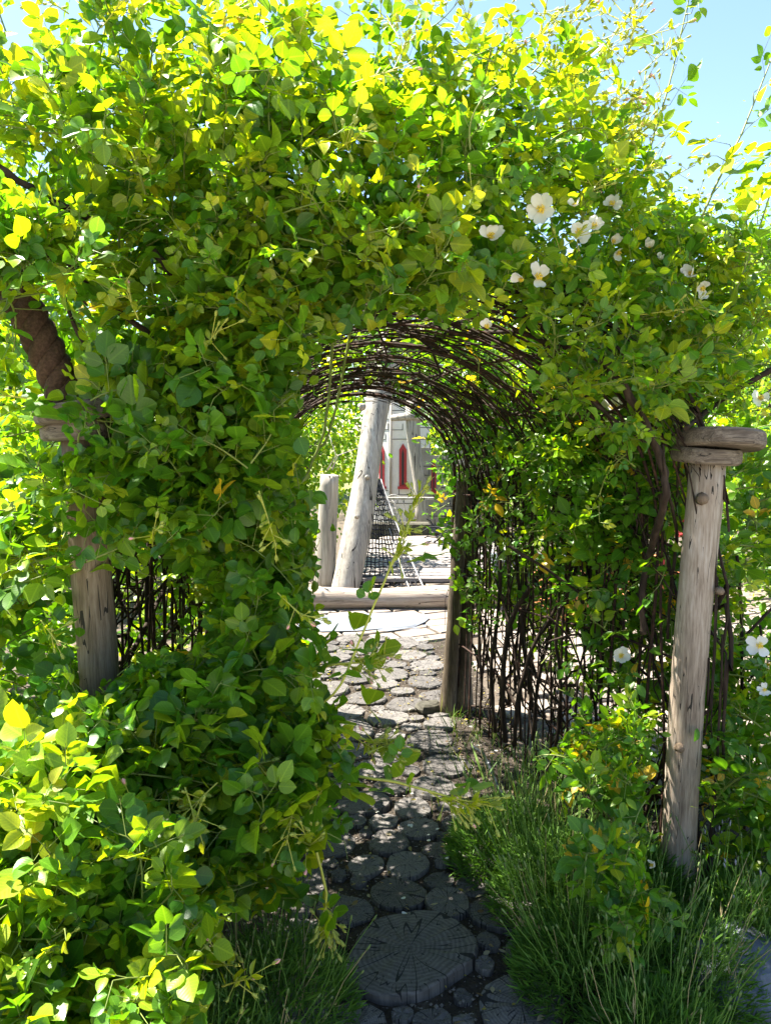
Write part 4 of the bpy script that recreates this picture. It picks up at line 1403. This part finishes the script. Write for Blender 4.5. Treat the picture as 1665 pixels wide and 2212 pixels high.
def lavender(c, rad, h, sh, n_st, lean, seed, label, n_bl=7000, mauve=False):
    rs = np.random.default_rng(seed)
    root = empty('lavender', c, label, 'lavender', None)
    B = blade_batch(n_bl, rs, (0, 0, 0), rad, h, lean)
    me = leaf_batch_mesh('foliage', B, T_POINT)
    props(link('foliage', me, root, M['lavender']), kind='stuff')
    for k in range(n_st):
        a = rs.uniform(0, 6.28)
        rr = rad * .9 * math.sqrt(rs.random())
        o = link('flower_stalk', STALKS[int(rs.integers(6, 8)) if (mauve and rs.random() < .4) else int(rs.integers(0, 6))], root)
        hh = sh * rs.uniform(.6, 1.05)
        d = Vector((math.cos(a) * rr / rad * .45 + lean[0] * .8 + rs.normal() * .1, math.sin(a) * rr / rad * .45 + lean[1] * .8 + rs.normal() * .1, 1)).normalized()
        qd = d.to_track_quat('Z', 'X')
        o.matrix_local = Matrix.Translation((math.cos(a) * rr * .75, math.sin(a) * rr * .75, h * .15)) @ qd.to_matrix().to_4x4() @ Matrix.Rotation(rs.uniform(0, 6.28), 4, 'Z') @ Matrix.Diagonal((.36, .36, hh, 1))
    return root
lavender((.46, 2.72, 0), .22, .22, .42, 75, (-.02, 0), 1, 'green lavender clump beside the black irrigation pipe')
lavender((.60, 2.42, 0), .24, .26, .46, 90, (-.08, 0), 2, 'tall green lavender clump overhanging the wood disc path')
lavender((.86, 2.48, 0), .19, .18, .30, 55, (.0, -.05), 3, 'green lavender clump growing round the low young rose')
lavender((.58, 2.08, 0), .20, .22, .42, 80, (-.1, -.05), 4, 'dark green lavender clump beside the largest wood disc')
lavender((.86, 2.08, 0), .22, .18, .33, 90, (.1, -.05), 5, 'lavender clump with leaning stalks in front of the silvery post')
lavender((1.20, 2.28, 0), .24, .18, .34, 95, (.22, -.02), 6, 'lavender clump with pale mauve heads beside the blue-grey boulder', mauve=True)
lavender((.70, 1.80, 0), .18, .16, .34, 60, (-.05, -.1), 7, 'short dark lavender clump nearest the path with stalks bent over')
lavender((-.30, 1.92, 0), .22, .26, .34, 80, (.05, 0), 9, 'bushy fine-leaved lavender across the path from the taller clumps', 4200)
lavender((-.42, 1.68, 0), .20, .24, .32, 60, (.1, 0), 10, 'bushy lavender in the shade of the sunlit rose bush', 3200)

# grass tufts by the post and in the joints of the path
def grass(n, rs, cx, cy, sx, sy, h):
    a = rs.uniform(0, 6.28, n)
    pos = np.stack([cx + sx * rs.normal(size=n), cy + sy * rs.normal(size=n), np.zeros(n)], -1)
    ax = nrm(np.stack([.5 * np.cos(a), .5 * np.sin(a), np.ones(n)], -1) + .2 * rs.normal(size=(n, 3)))
    nm = nrm(np.cross(ax, rs.normal(size=(n, 3))))
    pal = np.array([[.07, .14, .02], [.12, .2, .03], [.25, .24, .07]])
    return dict(pos=pos, ax=ax, nm=nm, len=h * rs.uniform(.4, 1.1, n), wid=rs.uniform(.04, .08, n), fold=rs.uniform(0, .3, n), curl=rs.uniform(-.1, .5, n), tint=pal[rs.integers(0, 3, n)])
rg = np.random.default_rng(4)
bs = [grass(260, rg, .78, 3.0, .16, .2, .22), grass(220, rg, 1.0, 3.4, .25, .3, .2), grass(120, rg, .45, 3.9, .1, .2, .12), grass(150, rg, 1.5, 3.1, .3, .3, .22)]
for _ in range(40):
    bs.append(grass(9, rg, rg.uniform(-.6, .5), rg.uniform(3.6, 5.9), .03, .03, .05))
B = {k: np.concatenate([b[k] for b in bs]) for k in bs[0]}
props(link('grass', leaf_batch_mesh('grass', B, T_POINT), None, M['lavender']), 'thin grass blades by the barred wall and in path joints', 'grass', kind='stuff')

# ------------------------------------------------------------------ the playground beyond
# fallen log
lg = G(900, 1312)
logo = empty('log', (lg.x, lg.y, 0), 'long bleached log lying across the end of the path', 'log')
pts = [Vector((x, .02 * math.sin(x * 2), .095 + .006 * math.sin(x * 3))) for x in np.linspace(-1.15, 2.6, 26)]
MB().tube(pts, [.098 + .008 * math.sin(k * .9) for k in range(26)], 18, True, .03).build('trunk', M['log'], logo)
MB().tube([(.42, -.09, .06), (.42, -.108, .06)], [.022, .014], 8).build('knot', M['post_brown'], logo)

# leaning bleached pole and its upright neighbour
a, b = G(738, 1288), P(832, 800, 7.9)
lpole = empty('leaning_pole', a, 'thick bleached tree trunk leaning over beside the netting', 'pole')
d = b - a
pts = [Vector((0, 0, -.05)) + d * s * 1.25 + Vector((.02 * math.sin(s * 7), 0, 0)) for s in np.linspace(0, 1, 22)]
MB().tube(pts, [.128 - .006 * s + .010 * math.sin(s * 9) for s in np.linspace(0, 1, 22)], 20, True, .05).build('trunk', M['drift'], lpole)
for (s, dx, r) in ((.83, -.15, .03), (.52, .03, .02), (.35, .0, .018)):
    c = d * s * 1.0 + Vector((dx, -.13, 0))
    MB().tube([c, c + Vector((dx * .25, -.05, .02))], [r * 1.4, r * .6], 8).build('knot', M['drift'], lpole)
a2 = G(700, 1262)
up = empty('upright_trunk', a2, 'short bleached trunk standing behind the leaning tree trunk', 'trunk')
t_ = P(712, 1015, a2.y) - a2
MB().tube([Vector((0, 0, -.05)) + t_ * s for s in np.linspace(0, 1, 12)], [.115 - .02 * s for s in np.linspace(0, 1, 12)], 16, True, .05).build('trunk', M['drift'], up)
for k in range(2):
    e = t_ + Vector((random.uniform(-.06, .06), 0, 0))
    MB().tube([e, e + Vector((random.uniform(-.1, .2), 0, .15)), e + Vector((random.uniform(-.2, .4), 0, random.uniform(.2, .45)))], [.010, .006, .003], 5).build('splinter', M['drift'], up)

# boardwalk
Y0b, Y1b = 7.72, 10.4
bw = empty('boardwalk', (.55, Y0b, 0), 'pale plank boardwalk striped with net shadows behind the log', 'boardwalk')
nbd = 17
for k in range(nbd):
    y = (Y1b - Y0b) * k / (nbd - 1)
    mb = MB()
    w = random.uniform(.145, .158)
    mb.bevbox((random.uniform(-.02, .02), y, .10 + random.uniform(-.004, .004)), (2.1, w - .042, .04), .006, random.uniform(-.004, .004))
    mb.build('plank', M['plank'], bw)
for x in (-.85, .85):
    MB().box((x, (Y1b - Y0b) / 2, .035), (.09, Y1b - Y0b, .088)).build('bearer', M['post_brown'], bw)

# netting: draped from the leaning trunk to the log
nr = empty('climbing_net', P(840, 1280, 7.5), 'black climbing net with white edge rope draped from the leaning trunk', 'net')
no = Vector(nr.location)
TL, TR = P(800, 1040, 8.35), P(822, 1035, 8.5)
BL, BR = P(742, 1288, 7.48), P(922, 1284, 7.5)
def netp(s, t):
    lft = BL.lerp(TL, t) + Vector((.03 * math.sin(math.pi * t), 0, 0))
    rgt = BR.lerp(TR, t)
    rgt = rgt + Vector((.0, .05 * math.sin(math.pi * t), -.06 * math.sin(math.pi * t)))
    p = lft.lerp(rgt, s)
    sag = math.sin(math.pi * s) * math.sin(math.pi * min(1, t * 1.1))
    return p + Vector((0, .22 * sag - .1 * math.sin(s * 9) * (1 - t) * .3, -.05 * sag)) - no
nu, nv_ = 14, 24
L1 = []
for i in range(nu + 1):
    L1.append([netp(i / nu + .008 * math.sin(j * 1.7 + i), j / nv_) for j in range(nv_ + 1)])
L2 = []
for j in range(nv_ + 1):
    L2.append([netp(i / nu, j / nv_ + .006 * math.sin(i * 2.1 + j)) for i in range(nu + 1)])
mb = MB()
for pth in L1: mb.tube(pth, .0062, 4, False)
for pth in L2: mb.tube(pth, .0062, 4, False)
mb.build('mesh_cords', M['net'], nr, kind='stuff')
MB().tube([netp(1, t) for t in np.linspace(0, 1, 24)], .010, 7).build('edge_rope', M['white_rope'], nr)
MB().tube([netp(.72 + .1 * (1 - t), t) for t in np.linspace(0, .6, 18)], .008, 7).build('edge_rope', M['white_rope'], nr)
MB().tube([netp(s, 0) + Vector((0, 0, .02)) for s in np.linspace(0, 1, 20)], .010, 7).build('edge_rope', M['white_rope'], nr)
MB().tube([netp(0, t) for t in np.linspace(0, 1, 20)], .012, 7).build('edge_rope', M['net'], nr)
def knotball(c, r):
    mb = MB()
    for k in range(3):
        ax = Vector((random.uniform(-1, 1), random.uniform(-1, 1), random.uniform(-1, 1))).normalized()
        qd = ax.to_track_quat('Z', 'X')
        mb.tube([c + qd @ Vector((math.cos(t) * r, math.sin(t) * r, 0)) for t in np.linspace(0, 6.3, 10)], r * .45, 5)
    return mb
knotball(netp(1, .02), .045).build('knot', M['net'], nr)
knotball(netp(.05, 0) + Vector((.05, -.12, -.05)), .035).build('knot', M['net'], nr)
knotball(netp(0, .5), .03).build('knot', M['net'], nr)
# heap of spare net beside the boardwalk
hp = P(1000, 1190, 10.2)
heap = empty('net_heap', (hp.x, hp.y, 0), 'crumpled heap of black netting lying at the end of the boardwalk', 'net')
mb = MB()
rh = random.Random(8)
for k in range(90):
    a = rh.uniform(0, 6.28); r = .5 * math.sqrt(rh.random()); zz = .42 * (1 - (r / .5) ** 2)
    c = Vector((math.cos(a) * r, math.sin(a) * r * .6, zz * rh.uniform(.3, 1) + .02))
    pts = [c]
    dd = Vector((rh.uniform(-1, 1), rh.uniform(-1, 1), rh.uniform(-.6, .4))).normalized()
    for j in range(6):
        dd = (dd + Vector((rh.uniform(-1, 1), rh.uniform(-1, 1), rh.uniform(-1, .8))) * .5).normalized()
        q_ = pts[-1] + dd * .06
        q_.z = max(q_.z, .015)
        pts.append(q_)
    mb.tube(pts, .010, 4, False)
mb.build('tangled_cords', M['net'], heap, kind='stuff')

# wooden toy castle with red lancet windows
def lancet(mb, c, w, h, dpt, R):
    """pointed window outline, extruded"""
    pr = [(-w / 2, 0), (w / 2, 0), (w / 2, h * .86), (0, h), (-w / 2, h * .86)]
    vs = [c + R @ Vector((x, -dpt, z)) for x, z in pr] + [c + R @ Vector((x, .004, z)) for x, z in pr]
    n = 5
    fs = [tuple(range(n)), tuple(reversed(range(n, 2 * n)))]
    for i in range(n):
        j = (i + 1) % n
        fs.append((i, n + i, n + j, j))
    mb.add(vs, fs)

def castle_panel(root, c, w, h, rz, mat, seed, window=None, crenel=True):
    """board panel with painted masonry joints (c = centre of its foot)"""
    r = random.Random(seed)
    R = Matrix.Rotation(rz, 3, 'Z')
    mb = MB()
    mb.box(c + Vector((0, 0, h / 2)), (w, .05, h), rz)
    if crenel:
        for k in (-1, 1):
            mb.box(c + R @ Vector((k * w * .33, 0, 0)) + Vector((0, 0, h + .06)), (w * .3, .05, .12), rz)
    pnl = mb.build('wall_panel', M[mat], root)
    mb = MB()
    z = .1
    rowi = 0
    while z < h - .05:
        x0 = -w / 2 + .01
        xs = x0
        while xs < w / 2 - .05:
            ln = r.uniform(.1, .28)
            xe = min(xs + ln, w / 2 - .01)
            if window is None or not (abs((xs + xe) / 2 - window[0]) < window[2] * .9 + ln * .3 and window[1] - .05 < z < window[1] + window[3] + .03):
                mb.box(c + R @ Vector(((xs + xe) / 2, -.027, 0)) + Vector((0, 0, z)), (xe - xs, .006, .010), rz)
                if r.random() < .8:
                    mb.box(c + R @ Vector((xe - .006, -.0275, 0)) + Vector((0, 0, z + .05)), (.010, .006, .1), rz)
            xs = xe + r.choice((0, 0, .06))
        z += r.uniform(.14, .2)
    mb.build('painted_joints', M['line'], pnl)
    if window:
        x, zb, ww, hh = window
        wc = c + R @ Vector((x, -.026, 0)) + Vector((0, 0, zb))
        mb = MB(); lancet(mb, wc, ww, hh, .02, R)
        wn = mb.build('window', M['red'], root)
        mb = MB(); lancet(mb, wc + R @ Vector((0, -.021, 0)) + Vector((0, 0, .03)), ww * .3, hh * .84, .004, R)
        mb.build('window_groove', M['line'], wn)
        mb = MB(); mb.box(wc + R @ Vector((.01, -.02, 0)) + Vector((0, 0, -.02)), (ww * 1.5, .06, .045), rz)
        mb.build('sill', M['red'], wn)

cb = P(861, 1135, 12.6); cb.z = 0
tower = empty('castle_tower', cb, 'white toy castle tower with red lancet windows and painted stone joints', 'castle')
zb = P(870, 1050, 12.6).z
castle_panel(tower, Vector((.09, 0, 0)), .46, 2.0, -.1, 'white_paint', 1, (-.02, zb, .12, .70))
castle_panel(tower, Vector((-.28, .06, 0)), .34, 2.0, math.radians(-38), 'white_paint', 2, (.03, zb, .10, .68))
castle_panel(tower, Vector((.42, .16, 0)), .3, 1.95, math.radians(50), 'white_paint', 3, None)
MB().tube([(-.135, -.05, 0), (-.13, -.05, 2.4)], .022, 6).build('corner_batten', M['drift'], tower)
cb2 = P(965, 1150, 12.2); cb2.z = 0
wallc = empty('castle_wall', cb2, 'weathered cream castle wall panel with a narrow red window', 'castle')
zb2 = P(938, 1060, 12.2).z
castle_panel(wallc, Vector((-.15, 0, 0)), .75, 1.22, -.25, 'cream_paint', 4, (-.06, zb2, .07, .46), True)
castle_panel(wallc, Vector((.55, .1, 0)), .6, 1.15, .1, 'cream_paint', 5, None, True)
for k, (x, r, tilt) in enumerate(((.17, .075, .02), (.62, .08, -.02))):
    a_ = cb2 + Vector((x, -.1, 0))
    tk = empty('timber_upright', a_, ('bleached timber upright joined to the cream castle wall', 'thick brown timber upright beyond the cream castle wall')[k], 'timber')
    MB().tube([Vector((tilt * s * 2, 0, -.05 + 1.5 * s)) for s in np.linspace(0, 1, 9)], [r * (1 - .15 * s) for s in np.linspace(0, 1, 9)], 12, True, .05).build('trunk', M[('drift', 'post_brown')[k]], tk)
a_ = P(905, 1130, 12.0); a_.z = 0
col = empty('bent_trunk', a_, 'bent bleached trunk standing before the white castle tower', 'trunk')
pts = [P(913, 1140, 12.0) - a_ + Vector((0, 0, -.6)), P(911, 1100, 12.0) - a_, P(906, 1040, 12.0) - a_, P(896, 980, 12.0) - a_, P(892, 930, 12.0) - a_, P(891, 860, 12.0) - a_]
pts[0].z = 0
MB().tube(pts, [.12, .11, .10, .10, .11, .12], 14, True, .05).build('trunk', M['drift'], col)
mb = MB()
mb.tube([P(845, 903, 12.0) - a_, P(890, 898, 11.9) - a_, P(950, 910, 12.0) - a_], [.05, .07, .05], 9, True, .08)
mb.build('cross_beam', M['drift'], col)
gb = P(918, 1120, 14.5); gb.z = 0
gf = empty('slate_fence', gb, 'slate-grey board fence between the tower and the cream castle wall', 'fence')
for k in range(7):
    MB().bevbox(((k - 3) * .2, 0, .62), (.19, .03, 1.25 + random.uniform(-.03, .03)), .004).build('board', M['grey_board'], gf)
# rings of wire
wr = P(850, 1130, 11.6)
wire = empty('wire_rings', (wr.x, wr.y, 0), 'tangle of pale wire rings standing at the foot of the castle tower', 'wire')
for k in range(9):
    r = .1 + .03 * random.random() * k * .6
    c = P(848 + random.uniform(-14, 16), 1105 + random.uniform(-8, 12), 11.6) - Vector(wire.location)
    rx = random.uniform(-.9, .9)
    Rm = Matrix.Rotation(rx, 3, 'Z') @ Matrix.Rotation(random.uniform(-.4, .4), 3, 'X')
    MB().tube([c + Rm @ Vector((math.cos(t) * r, 0, math.sin(t) * r * 1.25)) for t in np.linspace(0, 2 * math.pi, 25)], .007, 5, False).build('ring', M['wire'], wire)
MB().bevbox((.1, 0, .11), (.9, .25, .22), .02).build('stone_base', M['rock'], wire)
mb = MB(); mb.bevbox((.15, -.15, .6), (.9, .05, .04)); mb.build('rail', M['drift'], wire)
# flat stones where the boardwalk ends
for k, (u, v, dx, dy, lab) in enumerate(((890, 1172, .5, .22, 'flat pale stone step at the end of the boardwalk'), (915, 1186, .45, .2, 'low pale stone slab touching the last boardwalk plank'), (930, 1150, .7, .3, 'broad flat stone on the way to the castle wall'))):
    c = G(u, v)
    rock('flat_stone', (c.x, c.y, .03), (dx, dy, .06), 20 + k, 'paver', lab, .1 * k)
# flagstone edging before the log
c = G(790, 1345)
rock('flat_stone', (c.x, c.y, .0), (.55, .3, .03), 33, 'bluestone', 'large flat grey flagstone in front of the log', .2)

# furniture beyond the barred wall
def crate(c, w, d, h, rz, label, mat='orange', nm='planter_box'):
    root = empty(nm, c, label, 'planter')
    root.rotation_euler = (0, 0, rz)
    n = 4
    for k in range(n):
        z = h * (k + .5) / n
        for (x, y, sx, sy) in ((0, -d / 2, w, .025), (0, d / 2, w, .025), (-w / 2, 0, .025, d - .03), (w / 2, 0, .025, d - .03)):
            MB().bevbox((x, y, z), (sx, sy, h / n - .012), .004).build('board', M[mat], root)
    for sx in (-1, 1):
        for sy in (-1, 1):
            MB().box((sx * (w / 2 - .035), sy * (d / 2 - .035), h / 2), (.04, .04, h)).build('corner_post', M[mat], root)
    MB().box((0, 0, h - .06), (w - .05, d - .05, .03)).build('soil', M['soil'], root)
    return root
def gplace(u, v, z=0): 
    return G(u, v, z)
crate(gplace(1215, 1335), .42, .42, .40, .3, 'orange timber planter box seen through the barred wall')
crate(gplace(1320, 1290), .8, .4, .42, -.2, 'long orange timber planter behind the rose canes')
crate(gplace(1420, 1330), .5, .4, .36, .1, 'small orange timber planter behind the silvery post')
g0 = gplace(1165, 1310)
bench = empty('grey_bench', g0, 'grey slab bench beside the orange planter box', 'bench')
MB().bevbox((0, 0, .44), (.9, .4, .06), .01).build('seat', M['bluestone'], bench)
for x in (-.36, .36):
    MB().bevbox((x, 0, .205), (.08, .36, .41), .006).build('leg', M['bluestone'], bench)
g0 = gplace(1455, 1235)
chair = empty('red_chair', g0, 'red slatted garden chair far behind the silvery post', 'chair')
for k in range(5):
    MB().bevbox(((k - 2) * .1, 0, .45), (.085, .45, .03), .004).build('seat_slat', M['red'], chair)
    MB().bevbox(((k - 2) * .1, .23, .75), (.085, .03, .55), .004).build('back_slat', M['red'], chair)
for x in (-.2, .2):
    for y in (-.19, .19):
        MB().box((x, y, .22), (.045, .045, .44)).build('leg', M['red'], chair)
# terracotta pot left of the brown post
g0 = Vector((-1.32, 2.35, 0))
pot = empty('terracotta_pot', g0, 'terracotta pot hidden behind the sunlit rose bush', 'pot')
MB().tube([(0, 0, 0), (0, 0, .02), (0, 0, .24)], [.09, .10, .155], 20).build('body', M['terracotta'], pot)
MB().tube([(0, 0, .235), (0, 0, .25), (0, 0, .29), (0, 0, .30)], [.155, .172, .172, .15], 20).build('rim', M['terracotta'], pot)

# ------------------------------------------------------------------ trees and shrubs around
T_TREE = T_POINT
def tree(name, base, h, crown, n, leaf, seed, label, cat='tree', tint='mid', trunk_r=.07, clumps=26, low=.25):
    rs = np.random.default_rng(seed)
    rr = random.Random(seed)
    root = empty(name, base, label, cat)
    rx, ry, rz = crown
    cz = h - rz
    nodes = []
    mb = MB()
    top = Vector((rs.normal() * .1, rs.normal() * .1, h * .8))
    mb.tube([Vector((0, 0, -.06)), top * .35 + Vector((rs.normal() * .04, 0, 0)), top * .7, top], [trunk_r, trunk_r * .8, trunk_r * .5, trunk_r * .2], 9, True, .06)
    cl = []
    for k in range(clumps):
        v = nrm(rs.normal(size=3)) * rs.uniform(.45, 1.0)
        c = np.array([v[0] * rx, v[1] * ry, cz + v[2] * rz])
        c[2] = max(c[2], low)
        cl.append(c)
        s = rs.uniform(.25, .8)
        st = top * s
        e = Vector(c)
        mb.tube([st, st.lerp(e, .5) + Vector((0, 0, .06)), e], [trunk_r * .35, trunk_r * .2, trunk_r * .06], 5, False)
    mb.build('trunk', M['bark'], root)
    cl = np.array(cl)
    ci = rs.integers(0, clumps, n)
    spread = np.array([rx, ry, rz]) * .27
    v = rs.normal(size=(n, 3)) * spread
    pos = cl[ci] + v
    pos[:, 2] = np.maximum(pos[:, 2], .05)
    o = nrm(v + 1e-6)
    ax = nrm(o * .6 + rs.normal(size=(n, 3)) * .8 - np.array([0, 0, .25]))
    nm = .9 * np.array([0, 0, 1]) + .5 * o + .6 * rs.normal(size=(n, 3))
    nm = nrm(nm - ax * np.sum(nm * ax, -1, keepdims=True))
    pal = {'mid': np.array([C_DARK, C_MID, C_LIGHT]), 'light': np.array([C_MID, C_LIGHT, C_YOUNG]), 'dark': np.array([C_DARK, C_DARK * .8, C_MID])}[tint]
    tn = pal[rs.integers(0, 3, n)] * rs.uniform(.85, 1.2, (n, 1))
    B = dict(pos=pos, ax=ax, nm=nm, len=leaf * rs.uniform(.6, 1.25, n), wid=rs.uniform(.8, 1.1, n), fold=rs.uniform(0, .4, n), curl=rs.uniform(-.1, .3, n), tint=tn)
    props(link('crown', leaf_batch_mesh('crown', B, T_TREE), root, M['tree_leaf']), kind='stuff')
    return root
tree('shrub', (-1.25, 8.9, 0), 2.6, (.9, .6, 1.3), 7000, .07, 1, 'yellow-green sunlit shrub behind the short bleached trunk', 'shrub', 'light')
tree('shrub', (-2.6, 7.2, 0), 2.2, (1.0, .8, 1.1), 6000, .07, 2, 'sunlit shrub beyond the leafy tunnel wall', 'shrub', 'light')
tree('shrub', (-2.9, 4.2, 0), 1.7, (.9, .8, .9), 7000, .055, 3, 'yellow-green shrub behind the cracked brown post', 'shrub', 'light')
tree('shrub', (-2.35, 2.9, 0), 1.5, (.65, .6, .8), 5000, .055, 31, 'leafy shrub growing near the terracotta pot', 'shrub', 'light')
tree('tree', (-.1, 15.2, 0), 4.6, (1.6, 1.1, 2.0), 8000, .10, 4, 'light green tree rising behind the white castle tower', 'tree', 'light')
tree('tree', (1.75, 15.5, 0), 4.8, (1.8, 1.2, 2.2), 8000, .10, 5, 'light green tree rising behind the slate-grey fence', 'tree', 'light')
tree('shrub', (1.1, 13.6, 0), 2.1, (.4, .3, 1.0), 2500, .06, 6, 'fresh green shrub in front of the slate-grey fence', 'shrub', 'light')
tree('tree', (4.9, 9.6, 0), 4.25, (1.3, 1.2, 1.9), 11000, .055, 7, 'fine-leaved pale tree rising behind the white-flowered rose', 'tree', 'light')
tree('shrub', (3.0, 9.6, 0), 2.3, (1.2, .8, 1.2), 8000, .07, 8, 'bright shrub beyond the orange planters', 'shrub', 'light')
tree('shrub', (4.2, 7.6, 0), 2.2, (.8, .7, 1.2), 7000, .06, 9, 'bright shrub beyond the loose rose bush', 'shrub', 'light')
tree('tree', (-4.6, 9.5, 0), 4.2, (1.9, 1.4, 2.0), 8000, .10, 10, 'green tree standing beyond the sunlit shrubs', 'tree', 'mid')
tree('tree', (-7, 17, 0), 7, (3.0, 2.4, 3.2), 8000, .17, 11, 'tall far green tree in a row, spreading widest', 'tree', 'mid', .12)
tree('tree', (-2.6, 19, 0), 6, (2.6, 2.0, 2.9), 8000, .16, 12, 'far green tree beside the widest tree of the row', 'tree', 'mid', .12)
tree('tree', (3.4, 20, 0), 6, (2.8, 2.0, 2.9), 8000, .16, 13, 'far green tree behind the cream castle wall', 'tree', 'mid', .12)
tree('tree', (8.0, 17, 0), 5.0, (2.6, 2.0, 2.4), 8000, .15, 14, 'far green tree beyond the fine-leaved pale tree', 'tree', 'mid', .12)
tree('tree', (13, 20, 0), 7, (3.2, 2.4, 3.4), 7000, .18, 15, 'far green tree at the end of the row', 'tree', 'mid', .12)
